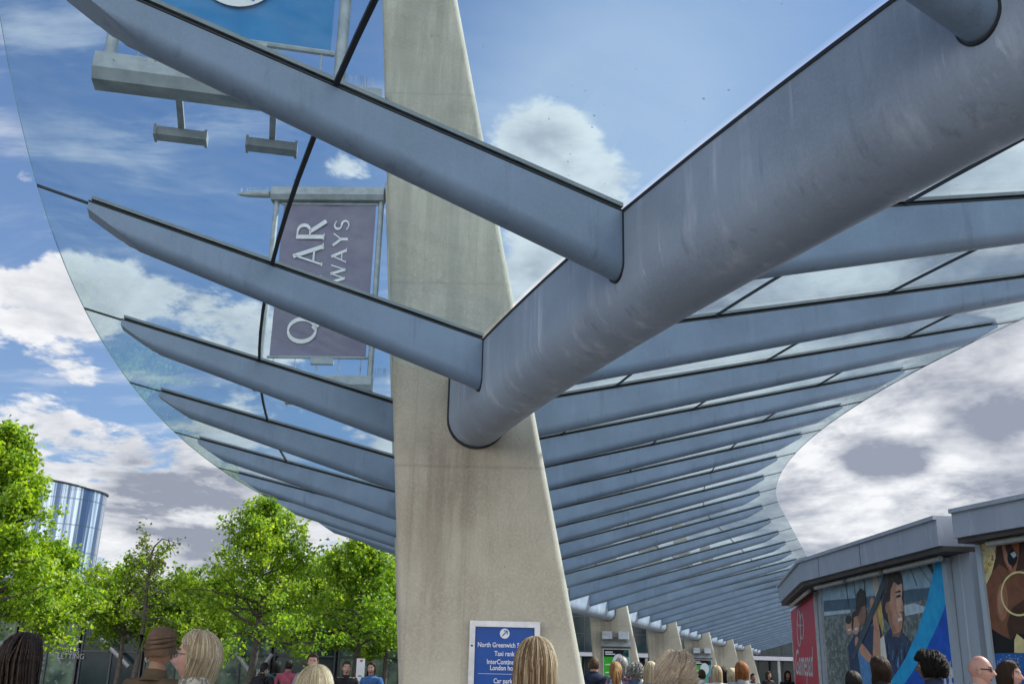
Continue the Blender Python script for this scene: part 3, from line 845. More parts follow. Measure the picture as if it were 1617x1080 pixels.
# tube lights under the fascia
for s0, s1 in ((.04, .30), (.33, .57), (.60, .93)):
    p, q = Vector((B2[0], B2[1], 0)), Vector((C2[0], C2[1], 0)); n = inset(B2, C2, 0)[3]
    mb = MB(); mb.tube([p.lerp(q, s0) + n * .22 + Vector((0, 0, ZT - .575)), p.lerp(q, s1) + n * .22 + Vector((0, 0, ZT - .575))], .045, M['tube'], 10); mb.build('tube_light', kio, smooth=40)
p, q = Vector((A2[0], A2[1], 0)), Vector((B2[0], B2[1], 0)); n = inset(A2, B2, 0)[3]
mb = MB(); mb.tube([p.lerp(q, .12) + n * .22 + Vector((0, 0, ZT - .575)), p.lerp(q, .9) + n * .22 + Vector((0, 0, ZT - .575))], .045, M['tube'], 10); mb.build('tube_light', kio, smooth=40)
# posts
KP = Plane(w2[1], w2[2], .02); RP = Plane(w2[0], w2[1], .02)


def post(pl, u0, u1, z1, mat=None, d=.06, name='post', z0=0.0, parent=None):
    mb = MB(); q = [(u0, z0), (u1, z0), (u1, z1), (u0, z1)]
    mb.hexa([pl.at(x, y, -.01) for x, y in q], [pl.at(x, y, d) for x, y in q], mat or M['pier']); return mb.build(name, parent or kio)


zw = ZT - .535
ua = KP.px(1291, 925)[0]; ub = KP.px(1299, 925)[0]; post(KP, max(ua, .02), ub, zw, M['alu'], .07)
uc = KP.px(1491, 868)[0]; ud = KP.px(1498, 868)[0]; post(KP, uc, ud, zw, M['pier'], .07)
# red poster
ru0, rv1 = RP.px(1250, 948); ru1, _ = RP.px(1287, 928); rv0 = .35
rv1 = zw - .04
mb = MB(); RP.poly(mb, [(ru0, rv0), (ru1, rv0), (ru1, rv1), (ru0, rv1)], .03, M['poster_red']); red = mb.build('poster', kio); red['label'] = 'red poster with white lettering'
post(RP, ru0 - .12, ru0, zw, M['alu'], .05); post(RP, ru1, ru1 + .10, zw, M['alu'], .05)
mb = MB(); rw = ru1 - ru0
sgn_u = 1.0 if RP.dir.y < 0 else -1.0
f = lambda x, y: RP.at(ru0 + x, y, .036)
_, vt = RP.px(1268, 978); _, vb = RP.px(1268, 1018); h_ = vt - vb
cx_ = rw * .47; cy_ = (vt + vb) / 2
s_ = h_ / 2
f = lambda x, y: RP.at(*RP.px(x, y), .036)
lp = lambda cx, cy, rx, ry, k: [(cx + rx * math.cos(t) + k * (math.sin(t)), cy + ry * math.sin(t)) for t in np.linspace(0, 2 * math.pi, 30, endpoint=False)]
stroke(mb, f, lp(1263.8, 992, 2.7, 28, .6), .95, M['lettering_white'], True)
stroke(mb, f, lp(1268.6, 989, 2.7, 20, .4), .95, M['lettering_white'], True)
stroke(mb, f, [(1261, 984), (1265, 988), (1271, 986)], [.6, 1.6, .6], M['lettering_white'])
tv, tf = text_polys('Gamepad', 1.0, bold=.008); tx = np.array(tv); tx0, tx1 = tx[:, 0].min(), tx[:, 0].max()
mb.add([f(1258.5 + (p - tx0) / (tx1 - tx0) * 27.5, 1047 - q * (56 + 12 * (p - tx0) / (tx1 - tx0))) for p, q in tv], tf, M['lettering_white'])
mb.build('lettering', red, origin=kio.location)

# wide poster of children on a ride above the city
for n_, c_ in (('print_sky', (.135, .195, .235)), ('print_hill', (.035, .06, .085)), ('print_water', (.20, .25, .28)), ('print_skin', (.235, .125, .085)), ('print_skin_dark', (.12, .065, .045)), ('print_hair', (.022, .018, .018)),
               ('print_navy', (.018, .028, .055)), ('print_rope', (.03, .04, .05)), ('print_gold', (.26, .18, .035)), ('print_cyan', (.008, .165, .36)), ('print_blue', (.006, .045, .24)), ('print_denim', (.045, .11, .22)),
               ('print_stone', (.24, .22, .18)), ('print_teeth', (.55, .52, .48)), ('print_cream', (.36, .35, .28)), ('print_brown', (.085, .036, .020)), ('print_brown_dark', (.03, .015, .010)), ('print_ear', (.16, .06, .032)), ('print_gold_ring', (.42, .30, .14)),
               ('print_blond', (.30, .25, .12)), ('print_starry', (.012, .05, .16)), ('print_leaf', (.03, .06, .025)), ('print_skin_lit', (.33, .19, .135)), ('print_skin_mid', (.17, .088, .058)), ('print_hair_lit', (.05, .035, .03)), ('print_brown_lit', (.14, .062, .035))): flat(n_, tuple(min(.75, x * 2.6) for x in c_), .5, tuple(min(.7, x * 2.0) for x in c_), 6)
M['print_city'] = pmat('print_city', (.07, .10, .11), (.24, .27, .28), 9, .4, lo=.42, hi=.62, detail=8, c3=(.05, .09, .05))
kp = MB(); P = lambda pts, d, m: KP.polypx(kp, pts, d, M[m])
P([(1299, 917), (1489.5, 868), (1497, 930), (1497, 985), (1301, 995)], .020, 'print_sky')
P([(1302, 948), (1340, 945), (1385, 940), (1440, 930), (1497, 925), (1500, 985), (1304, 1005)], .0215, 'print_hill')
P([(1303, 965), (1380, 958), (1440, 950), (1500, 940), (1515, 1076), (1520, 1200), (1330, 1200), (1307, 1076)], .023, 'print_city')
P([(1428, 956), (1445, 952), (1464, 958), (1462, 966), (1432, 972)], .0245, 'print_water'); P([(1303, 966), (1345, 962), (1345, 967), (1303, 972)], .0245, 'print_water')
P([(1378, 898), (1386, 896), (1398, 985), (1394, 1008), (1388, 1008), (1384, 940)], .026, 'print_stone'); P([(1388, 950), (1393, 950), (1397, 1002), (1391, 1006)], .0275, 'print_gold')
for a_, b_ in (((1337, 920), (1342, 960)), ((1350, 917), (1354, 955)), ((1447, 885), (1473, 922)), ((1438, 893), (1450, 925)), ((1366, 913), (1368, 950))):
    P([a_, (a_[0] + .9, a_[1]), (b_[0] + .9, b_[1]), b_], .0285, 'print_rope')
P([(1459, 878), (1466, 876), (1480, 905), (1478, 912)], .0285, 'print_rope'); P([(1473, 875), (1475, 874), (1484, 893), (1482, 894)], .0285, 'print_rope')
for _ in range(420):
    x, y = random.uniform(1305, 1512), random.uniform(968, 1078); w_, h_2 = random.uniform(.5, 1.7), random.uniform(.4, 1.4)
    P([(x, y), (x + w_, y - .2), (x + w_, y + h_2), (x, y + h_2)], .0238, random.choice(['print_stone', 'print_water', 'print_hill', 'print_cream', 'print_leaf', 'print_leaf']))
# farther children
def oval(cx, cy, rx, ry, n=18, a0=0, a1=360): return [(cx + rx * math.cos(R(a0 + (a1 - a0) * k / n)), cy + ry * math.sin(R(a0 + (a1 - a0) * k / n))) for k in range(n + (0 if a1 - a0 == 360 else 1))]
P([(1341, 1020), (1352, 1000), (1372, 990), (1392, 985), (1398, 1010), (1398, 1075), (1390, 1200), (1338, 1200), (1346, 1070)], .030, 'print_navy')
P([(1356, 1025), (1368, 1020), (1378, 1050), (1390, 1090), (1366, 1090)], .0308, 'print_denim')
P(oval(1343.5, 988, 5, 14), .0315, 'print_skin'); P(oval(1342.5, 978, 5, 7), .0325, 'print_hair')
P(oval(1354, 985, 6, 17), .0315, 'print_skin'); P([(1347, 990), (1348, 968), (1354, 963), (1358, 970), (1351, 975), (1350, 995)], .0325, 'print_hair')
P(oval(1363.5, 968, 7, 19), .0335, 'print_skin_dark'); P([(1354, 960), (1355, 938), (1361, 928), (1369, 934), (1370, 955), (1363, 958), (1360, 966), (1357, 975)], .0345, 'print_hair')
P([(1341, 993), (1346, 992), (1346, 995), (1342, 996)], .0345, 'print_teeth'); P([(1352, 992), (1357, 990), (1357, 994), (1353, 995)], .0345, 'print_teeth')
# near child
P([(1399, 1005), (1412, 985), (1430, 1000), (1444, 1020), (1436, 1050), (1420, 1078), (1412, 1200), (1396, 1200)], .036, 'print_navy')
P([(1391, 1010), (1399, 1002), (1404, 1040), (1406, 1075), (1398, 1075)], .0368, 'print_cream')
P([(1380, 962), (1387, 962), (1393, 1000), (1394, 1040), (1381, 1038), (1383, 990)], .0375, 'print_skin')
P([(1353, 1012), (1359, 1010), (1369, 1020), (1380, 1035), (1376, 1046), (1363, 1034)], .0375, 'print_skin'); P(oval(1356, 1013, 3.2, 9), .0382, 'print_skin'); P(oval(1380.5, 952, 4, 9), .0382, 'print_skin')
P([(1404, 920), (1408, 909), (1418, 906), (1425, 914), (1428, 921), (1428.5, 934), (1427.5, 944), (1430.8, 963), (1428, 968), (1429.3, 978), (1427.5, 992), (1423, 998), (1413, 1000), (1408, 984), (1402, 965)], .0375, 'print_skin')
P([(1414, 985), (1427, 992), (1424, 1006), (1412, 1004)], .0370, 'print_skin_dark')
P([(1396, 965), (1398, 935), (1402, 915), (1409, 902), (1418, 898), (1425, 905), (1428, 920), (1422, 924), (1415, 918), (1410, 930), (1409, 948), (1404, 952), (1406, 985), (1399, 975)], .0385, 'print_hair')
P([(1420, 912), (1425, 915), (1427.5, 930), (1426, 960), (1428, 966), (1425, 974), (1419, 962), (1419, 930)], .0378, 'print_skin_lit')
P([(1406, 965), (1411, 962), (1414, 985), (1420, 996), (1413, 999), (1408, 984)], .0378, 'print_skin_mid')
for _ in range(60):
    t = random.uniform(0, 1); x, y = (1398 + 28 * t + random.uniform(-2, 2), 935 - 36 * math.sin(t * 1.9) + random.uniform(-4, 10))
    if x < 1424: P(oval(x, y, random.uniform(1, 2.2), random.uniform(2, 4), 8), .0388 + random.uniform(0, .0004), random.choice(['print_hair', 'print_hair', 'print_hair_lit']))
for _ in range(26):
    x = random.uniform(1400, 1438); y = random.uniform(1012, 1070); P([(x, y), (x + random.uniform(.5, 1.5), y), (x + random.uniform(-3, 4), y + 16), (x + random.uniform(-3, 1), y + 15)], .0364 + random.uniform(0, .0003), random.choice(['print_denim', 'poster_black']))
P(oval(1404.5, 959, 3.4, 9), .0395, 'print_skin_mid'); P([(1418, 941), (1424, 938), (1427, 941), (1420, 944)], .0395, 'print_hair'); P([(1416, 935), (1424, 931), (1427, 934), (1420, 936)], .0395, 'print_hair')
P([(1421, 976), (1428, 974), (1427.5, 979), (1422, 981)], .0395, 'print_teeth'); P([(1423, 966), (1429, 964), (1429.5, 967.5), (1425, 968)], .0392, 'print_skin_dark')
P([(1404, 894), (1413, 891), (1390, 955), (1371, 1000), (1352, 1040), (1348, 1038), (1366, 990), (1383, 950)], .0405, 'print_rope')
# blue sweeps
P([(1485.5, 873), (1497, 869), (1502.5, 930), (1501, 936), (1495, 962), (1482, 993), (1464, 1030), (1444, 1062), (1430, 1082), (1405, 1082), (1414, 1070), (1433, 1040), (1451, 1000), (1466, 955), (1473, 925), (1480, 893)], .042, 'print_cyan')
P([(1502.5, 930), (1519, 1082), (1530, 1200), (1395, 1200), (1405, 1120), (1430, 1082), (1444, 1062), (1464, 1030), (1482, 993), (1495, 962)], .0415, 'print_blue')
pk = kp.build('poster', kio); pk['label'] = 'wide poster of children on a swing ride above a city with a blue sweep'
mb = MB(); lw = M['lettering_white']
def px_stroke(pts, w, m, d=.045):
    q = [KP.px(*p) for p in pts]; stroke(mb, lambda x, y: KP.at(x, y, d), q, w, m)
px_stroke([(1489, 1031), (1491.5, 1047)], .025, lw); px_stroke([(1497, 1034), (1497.5, 1053)], .025, lw); px_stroke([(1505, 1043), (1505, 1056)], .025, lw)
px_stroke([(1486, 1066), (1491, 1054), (1500, 1053), (1508, 1061), (1512, 1070)], [.03, .10, .16, .12, .02], lw)
for (x, y, t, s_) in ((1494, 1068, 'up', .55), (1510, 1075, 'O', .22)):
    u, v = KP.px(x, y); KP.letters(mb, t, u, v, s_, .047, M['lettering_white'], bold=.012)
mb.build('lettering', pk, origin=kio.location)

# grey pier between the kiosks
pier = MB(); j0 = Vector((w2[2][0], w2[2][1], 0))
d_ = off_poly([D2, E2], .46)
pa = KP.at(KP.px(1512, 870)[0], 0, 0); PP = Plane((pa.x, pa.y), (pa.x + .95, pa.y - .78), .0)
pu1 = PP.px(1549, 860)[0]
q = [PP.at(0, 0, 0), PP.at(pu1, 0, 0), PP.at(pu1, 0, -.6), PP.at(0, 0, -.6)]
pier.hexa(q, [x + Vector((0, 0, ZT - .30)) for x in q], M['pier'])
pier.build('pier', kio)

k2 = empty('kiosk', (8.4, 13, 0), 'grey flat roofed kiosk at the right edge with a close up earring poster', 'kiosk')
l2 = [D2, E2]; b2_ = off_poly(l2, 3.0)
mb = MB(); poly_prism(mb, l2 + b2_[::-1], ZT - .40, ZT - .045, M['fascia']); mb.build('fascia', k2)
mb = MB(); poly_prism(mb, off_poly(l2, -.05) + b2_[::-1], ZT - .044, ZT + .016, M['fascia']); mb.build('coping', k2)
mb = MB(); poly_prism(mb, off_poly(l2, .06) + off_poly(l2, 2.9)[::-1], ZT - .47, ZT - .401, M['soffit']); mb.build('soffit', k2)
wk = off_poly(l2, .42); mb = MB(); poly_prism(mb, wk + off_poly(l2, 2.8)[::-1], 0, ZT - .47, M['pier']); mb.build('wall', k2)
QP = Plane(wk[0], wk[1], .02)
pa_, qa_ = Vector((D2[0], D2[1], 0)), Vector((E2[0], E2[1], 0)); nn_ = inset(D2, E2, 0)[3]
mb = MB(); mb.tube([pa_.lerp(qa_, .10) + nn_ * .20 + Vector((0, 0, ZT - .52)), pa_.lerp(qa_, .6) + nn_ * .20 + Vector((0, 0, ZT - .52))], .045, M['tube'], 10); mb.build('tube_light', k2, smooth=40)
qu = QP.px(1552, 860)[0]; post(QP, qu - .10, qu, ZT - .48, M['pier'], .06, parent=k2)
kp2 = MB(); P2 = lambda pts, d, m: QP.polypx(kp2, pts, d, M[m])
P2([(1552, 857), (1640, 838), (1650, 1200), (1590, 1200)], .020, 'print_brown_dark')
P2([(1552, 857), (1575, 852), (1574, 880), (1568, 905), (1558, 925)], .0215, 'print_blond')
P2([(1558, 925), (1568, 905), (1580, 890), (1600, 905), (1640, 890), (1640, 1010), (1590, 1010), (1567, 992)], .0215, 'print_brown')
P2([(1600, 960), (1640, 930), (1640, 1010), (1598, 1012), (1592, 985)], .0222, 'print_brown_dark')
P2([(1567, 992), (1585, 1003), (1600, 1010), (1607, 1000), (1640, 1000), (1640, 1040), (1572, 1032)], .023, 'poster_black')
P2([(1604, 1010), (1608, 1000), (1620, 1010), (1620, 1031), (1604, 1030)], .024, 'print_blond')
P2([(1572, 1031), (1640, 1030), (1650, 1200), (1590, 1200)], .0245, 'print_starry')
P2([(1583, 855), (1590, 850), (1606, 848), (1612, 856), (1611, 878), (1606, 903), (1602, 908), (1597, 904), (1588, 885)], .0245, 'print_ear')
P2([(1590, 858), (1597, 856), (1604, 868), (1606, 890), (1600, 900), (1592, 884)], .0255, 'print_brown_dark')
P2(oval(1601, 880, 8, 13), .0265, 'poster_black'); P2([(1598, 874), (1605, 870), (1608, 877), (1603, 881)], .0275, 'print_water')
for _ in range(90):
    x, y = random.uniform(1554, 1576), random.uniform(858, 915)
    if x < 1578 - (y - 858) * .28: P2(oval(x, y, random.uniform(1, 3), random.uniform(1, 3.5), 8), .0218 + random.uniform(0, .0005), random.choice(['print_blond', 'print_stone', 'print_gold', 'print_brown_lit']))
P2(oval(1585, 950, 9, 30), .0219, 'print_brown_lit'); P2(oval(1583, 950, 5, 20), .0221, 'print_skin_mid'); P2([(1584, 862), (1587, 857), (1595, 880), (1601, 898), (1598, 900), (1589, 884)], .026, 'print_skin_mid')
qc = [QP.px(*p) for p in oval(1612, 937, 28, 34, 40)]
stroke(kp2, lambda x, y: QP.at(x, y, .028), qc, .026, M['print_gold_ring'], True)
for _ in range(120):
    x, y = random.uniform(1576, 1616), random.uniform(1034, 1074); r = random.uniform(.35, .9)
    P2(oval(x, y, r, r, 6), .028, 'print_water')
p2o = kp2.build('poster', k2); p2o['label'] = 'close up poster of an ear with a hoop earring'

# ------------------------------------------------------------------ buildings far off
def frame_window(parent, c, w, h, ax, m_glass, nx=2, nz=2, d=.06):
    """glazed bay: frame mesh with its pane below it in the tree; c lower left corner, ax along the wall"""
    ax = Vector(ax).normalized(); out = Vector((ax.y, -ax.x, 0))
    if out.y > 0: out = -out
    c = Vector(c); up = Vector((0, 0, 1)); t = .07
    mb = MB()
    for i in range(nx + 1): p = c + ax * (w * i / nx); mb.bar(p, p + up * h, t, d * 2, M['frame'], side=ax)
    for j in range(nz + 1): p = c + up * (h * j / nz); mb.bar(p + ax * .036 + out * .003, p + ax * (w - .036) + out * .003, d * 2 - .01, t * .9, M['frame'], side=out)
    f = mb.build('window', parent)
    mb = MB(); mb.add([c, c + ax * w, c + ax * w + up * h, c + up * h], [(0, 1, 2, 3)], m_glass); mb.build('pane', f, origin=parent.location)
    return f


# glazed pavilion behind the trees on the left
YB = 47.0
pav = empty('glazed_pavilion', (-14, YB, 0), 'long low dark glass pavilion with grey braces behind the trees', 'building')
mb = MB(); mb.box((-40, YB + .3, 0), (1.5, YB + 14, 4.4), M['roofdark']); mb.build('wall', pav)
mb = MB(); mb.box((-40.5, YB - 1.2, 4.45), (2, YB + 14.5, 4.95), M['roofdark']); mb.build('roof', pav)
for i in range(14):
    x = -38 + i * 2.8; frame_window(pav, (x, YB, .2), 2.62, 3.6, (1, 0, 0), M['litglass'] if i % 3 != 1 else M['darkglass'], 2, 2)
for (xa, ya, xb, yb) in ((160, 1008, 203, 1052), (372, 1030, 397, 1064), (430, 1032, 407, 1064), (270, 1040, 295, 1075)):
    mb = MB(); mb.tube([at(xa, ya, YB - .6), at(xb, yb, YB - .6)], .085, M['brace'], 8); mb.build('brace', pav, smooth=40)
PW_ = Plane((-40, YB - .1), (2, YB - .1))
mb = MB()
for t, x, y in (('SALES', 112, 1027), ('LETTING', 112, 1036)):
    u, v = PW_.px(x, y); PW_.letters(mb, t, u, v, .30, .02, M['brace'])
mb.build('lettering', pav)

# slanted glass tower
YT = 150.0
ct = at(84, 830, YT)
tow = empty('glass_tower', (ct.x, ct.y, 0), 'round mirrored glass tower with a slanted top, far behind the left tree', 'tower')
M['tower'] = bpy.data.materials.new('tower_glass'); M['tower'].use_nodes = True
T = NT(M['tower'].node_tree); pb = T.n['Principled BSDF']
co = T.node('ShaderNodeTexCoord').outputs['Object']
st = T.noise(T.v('MULTIPLY', co, (1., 1., .006)), .75, 5, .62, .15); st2 = T.noise(T.v('MULTIPLY', co, (1., 1., .004)), 2.6, 3, .6)
T.l.new(T.mix(T.ss(T.m('ADD', T.m('MULTIPLY', st, .65), T.m('MULTIPLY', st2, .35)), .42, .60), (.045, .085, .17, 1), (.50, .60, .68, 1)), pb.inputs['Base Color'])  # dark and pale vertical bands: reflections painted into the glass colour
sz = T.node('ShaderNodeSeparateXYZ'); T.l.new(co, sz.inputs[0])
jl = T.ss(T.m('ABSOLUTE', T.m('SUBTRACT', T.m('FRACT', T.m('DIVIDE', sz.outputs[2], 3.6)), .5)), .035, .02)
T.l.new(T.mix(T.m('MULTIPLY', jl, .55), pb.inputs['Base Color'].links[0].from_socket, (.05, .07, .10, 1)), pb.inputs['Base Color'])
pb.inputs['Roughness'].default_value = .18; pb.inputs['Metallic'].default_value = .55
rt = (at(165, 775, YT).x - at(20, 775, YT).x) / 2; rb_ = rt * .97
zt0 = at(163, 779, YT).z; zt1 = at(28, 757, YT).z; z9 = at(100, 900, YT).z
mb = MB(); rings = []; n = 40
for j, k in enumerate(np.linspace(0, 1, 9)):
    ring = []
    for q in range(n):
        t = 2 * math.pi * q / n; ztop = zt0 + (zt1 - zt0) * (1 - math.cos(t)) / 2; z = ztop * k
        r = rb_ + (rt - rb_) * min(1.0, max(0, (z - z9) / (zt0 - z9)))
        ring.append((ct.x + r * math.cos(t), ct.y + r * math.sin(t), z))
    rings.append(ring)
mb.loft(rings, M['tower']); mb.build('glass_skin', tow, smooth=20)
mb = MB()
tr = [(tow.location.x + (rt + .12) * math.cos(t), tow.location.y + (rt + .12) * math.sin(t), zt0 + (zt1 - zt0) * (1 - math.cos(t)) / 2) for t in np.linspace(0, 2 * math.pi, 41)]
mb.tube(tr, .16, M['frame'], 6); mb.build('parapet', tow)

# bus station beyond the row of fins
YS = 116.0
bus = empty('bus_station', (25, YS, 0), 'dark glass station building beyond the row of fins', 'building')
mb = MB(); mb.box((-6, YS + .4, 0), (62, YS + 25, 9.5), M['roofdark']); mb.build('wall', bus)
mb = MB(); mb.box((-7, YS - .6, 9.55), (63, YS + 25.5, 10.3), M['roofdark']); mb.build('roof', bus)
for i in range(17):
    for z, h, nz in ((3.9, 5.4, 3), (.1, 3.2, 1)):
        frame_window(bus, (-6 + i * 4, YS, z), 3.9, h, (1, 0, 0), M['litglass'] if (i * 7 + nz) % 5 == 0 else M['darkglass'], 3, nz, .08)
mb = MB(); mb.box((-6, YS - 2.2, 3.35), (60, YS - .1, 3.75), M['fascia']); mb.build('entrance_canopy', bus)
for i in range(8):
    mb = MB(); mb.tube([(1 + i * 7, YS - 1.9, 0), (1 + i * 7, YS - 1.9, 3.34)], .16, M['galv'], 8); mb.build('post', bus, smooth=40)


# ------------------------------------------------------------------ trees
def make_tree(x, y, h, spread, crown0, nleaf, leaf, mat, label, seed, shape='cone', nl=26, group=None, trunk_r=.12):
    rg = np.random.default_rng(seed)
    root = empty('lime_tree', (x, y, 0), label, 'tree', group)
    tb = MB(); lean = rg.uniform(-.12, .12, 2)
    tp = lambda z: np.array([x + lean[0] * z / h * 2 + .05 * math.sin(z * 1.3 + seed), y + lean[1] * z / h * 2 + .05 * math.cos(z * 1.1 + seed), z])
    zs = np.linspace(0, h * .93, 9)
    tb.tube([tp(z) for z in zs], [trunk_r * (1 - .9 * z / h) + .008 for z in zs], M['trunk'], 8)
    twigs = []
    for i in range(nl):
        f = (i + rg.uniform(.1, .9)) / nl
        z = crown0 + (h * .95 - crown0) * f ** .95
        if shape == 'cone': ln = spread * (1.0 - f) ** .78 * (.72 + .4 * rg.random()) + .18
        elif shape == 'round': ln = spread * math.sqrt(max(.05, 1 - (2 * f - .85) ** 2 * .78)) * (.75 + .35 * rg.random())
        else: ln = spread * (1 - .55 * f) * (.45 + .7 * rg.random())
        a = i * 2.399 + rg.uniform(-.4, .4); el = rg.uniform(.10, .55) + .5 * f
        p0 = tp(z); pts = [p0]; d = np.array([math.cos(a) * math.cos(el), math.sin(a) * math.cos(el), math.sin(el)])
        n = 5
        for k in range(n):
            d = d + rg.normal(0, .13, 3) + np.array([0, 0, -.05 if f < .35 else .02]); d /= np.linalg.norm(d); pts.append(pts[-1] + d * ln / n)
        r0 = max(.012, trunk_r * .42 * (1 - .75 * f)); tb.tube(pts, [r0 * (1 - .8 * k / n) for k in range(n + 1)], M['trunk'], 5)
        for k in range(1, n + 1):
            for _ in range(3 if k > 1 else 1):
                d2 = d * .5 + rg.normal(0, .62, 3); d2 /= np.linalg.norm(d2); l2 = ln * rg.uniform(.14, .34) + .08
                q = pts[k] + d2 * l2 + np.array([0, 0, -.03])
                twigs.append((pts[k], q))
                if rg.random() < .6: tb.tube([pts[k], (pts[k] + q) / 2 + rg.normal(0, .03, 3), q], [.009, .006, .004], M['trunk'], 3, caps=False)
    tk = tb.build('trunk', root, smooth=60)
    if nleaf:
        tw0 = np.array([t[0] for t in twigs]); tw1 = np.array([t[1] for t in twigs])
        wgt = rg.uniform(.15, 1.0, len(twigs)) ** 1.3; wgt /= wgt.sum()
        idx = rg.choice(len(twigs), nleaf, p=wgt); t = rg.uniform(.2, 1.12, nleaf)[:, None]
        c = tw0[idx] * (1 - t) + tw1[idx] * t + rg.normal(0, .075, (nleaf, 3)) * (1 + leaf * 3)
        nr = rg.normal(0, 1, (nleaf, 3)) + np.array([0, -.2, .8]); nr /= np.linalg.norm(nr, axis=1)[:, None]
        ax = np.cross(nr, rg.normal(0, 1, (nleaf, 3))); ax /= np.linalg.norm(ax, axis=1)[:, None]; bx = np.cross(nr, ax)
        s = (leaf * rg.uniform(.6, 1.25, nleaf))[:, None]
        # heart-ish leaf: five corners, folded a little along the middle
        V = np.stack([c - ax * s * .5, c - ax * s * .12 + bx * s * .42 + nr * s * .10, c + ax * s * .62, c - ax * s * .12 - bx * s * .42 + nr * s * .10], 1).reshape(-1, 3)
        k = np.arange(nleaf)[:, None] * 4
        Fc = np.concatenate([k + np.array([[0, 1, 2]]), k + np.array([[0, 2, 3]])], 0)
        me = bpy.data.meshes.new('crown'); me.from_pydata((V - np.array([x, y, 0])).tolist(), [], Fc.tolist()); me.materials.append(mat)
        ob = bpy.data.objects.new('crown', me); COL.objects.link(ob); ob.parent = root
    return root


def tree_at(px, top, Y, spread_px, crown_bot, **kw):
    p = at(px, (top + 1066) / 2, Y); h = at(px, top, Y).z; sp = spread_px / F_PX * Y; c0 = max(1.6, at(px, crown_bot, Y).z)
    return make_tree(p.x, p.y, h, sp, c0, **kw)


G = 'lime trees on the left of the square'
tree_at(-8, 668, 23, 118, 1000, nleaf=27000, leaf=.105, mat=M['leaf'], label='tallest bright green tree, cut by the left edge of the view', seed=11, shape='cone', nl=46, group=G, trunk_r=.16)
tree_at(72, 862, 25, 80, 1005, nleaf=11000, leaf=.105, mat=M['leaf'], label='shorter bright green tree overlapping the tallest one on its right', seed=29, shape='cone', nl=30, group=G)
tree_at(222, 850, 30, 78, 985, nleaf=700, leaf=.10, mat=M['leaf_sparse'], label='thin half bare tree with a bent top between the green trees', seed=5, shape='sparse', nl=18, group=G, trunk_r=.10)
tree_at(408, 790, 31, 122, 1015, nleaf=20000, leaf=.10, mat=M['leaf'], label='broad pointed bright green tree in the middle of the left group', seed=17, shape='cone', nl=44, group=G, trunk_r=.14)
tree_at(566, 842, 34, 95, 1020, nleaf=13000, leaf=.115, mat=M['leaf'], label='loose bright green tree just left of the big fin', seed=23, shape='cone', nl=36, group=G)
tree_at(190, 945, 39, 110, 1010, nleaf=15000, leaf=.13, mat=M['leaf_dark'], label='low spreading mid green tree behind the half bare tree', seed=31, shape='round', nl=26, group=G)
tree_at(305, 945, 41, 90, 1012, nleaf=13000, leaf=.13, mat=M['leaf_dark'], label='low mid green tree behind the blonde woman in profile', seed=37, shape='round', nl=24, group=G)
tree_at(490, 915, 40, 110, 1022, nleaf=15000, leaf=.13, mat=M['leaf_dark'], label='low mid green tree behind the broad pointed tree', seed=41, shape='round', nl=26, group=G)
tree_at(610, 905, 42, 80, 1025, nleaf=11000, leaf=.13, mat=M['leaf_dark'], label='low mid green tree partly hidden by the big fin', seed=43, shape='round', nl=22, group=G)
# bent leader of the half bare tree
bt = [o for o in bpy.data.objects if o.name.startswith('lime_tree') and 'bent top' in o['label']][0]
mb = MB(); b0 = Vector((bt.location.x + .05, bt.location.y, 0)); z0 = at(222, 862, 30).z
mb.tube([b0 + Vector((.02, 0, z0 - .4)), b0 + Vector((.12, 0, z0)), b0 + Vector((.32, 0, z0 + .22)), b0 + Vector((.60, 0, z0 + .16)), b0 + Vector((.78, 0, z0 - .05))], [.03, .025, .02, .012, .006], M['trunk'], 6)
for dx, dz_ in ((.45, -.12), (.62, -.22), (.74, -.26), (.5, .3)): mb.tube([b0 + Vector((.5, 0, z0 + .19)), b0 + Vector((dx, .05, z0 + dz_))], [.01, .004], M['trunk'], 4)
mb.build('bent_leader', bt)


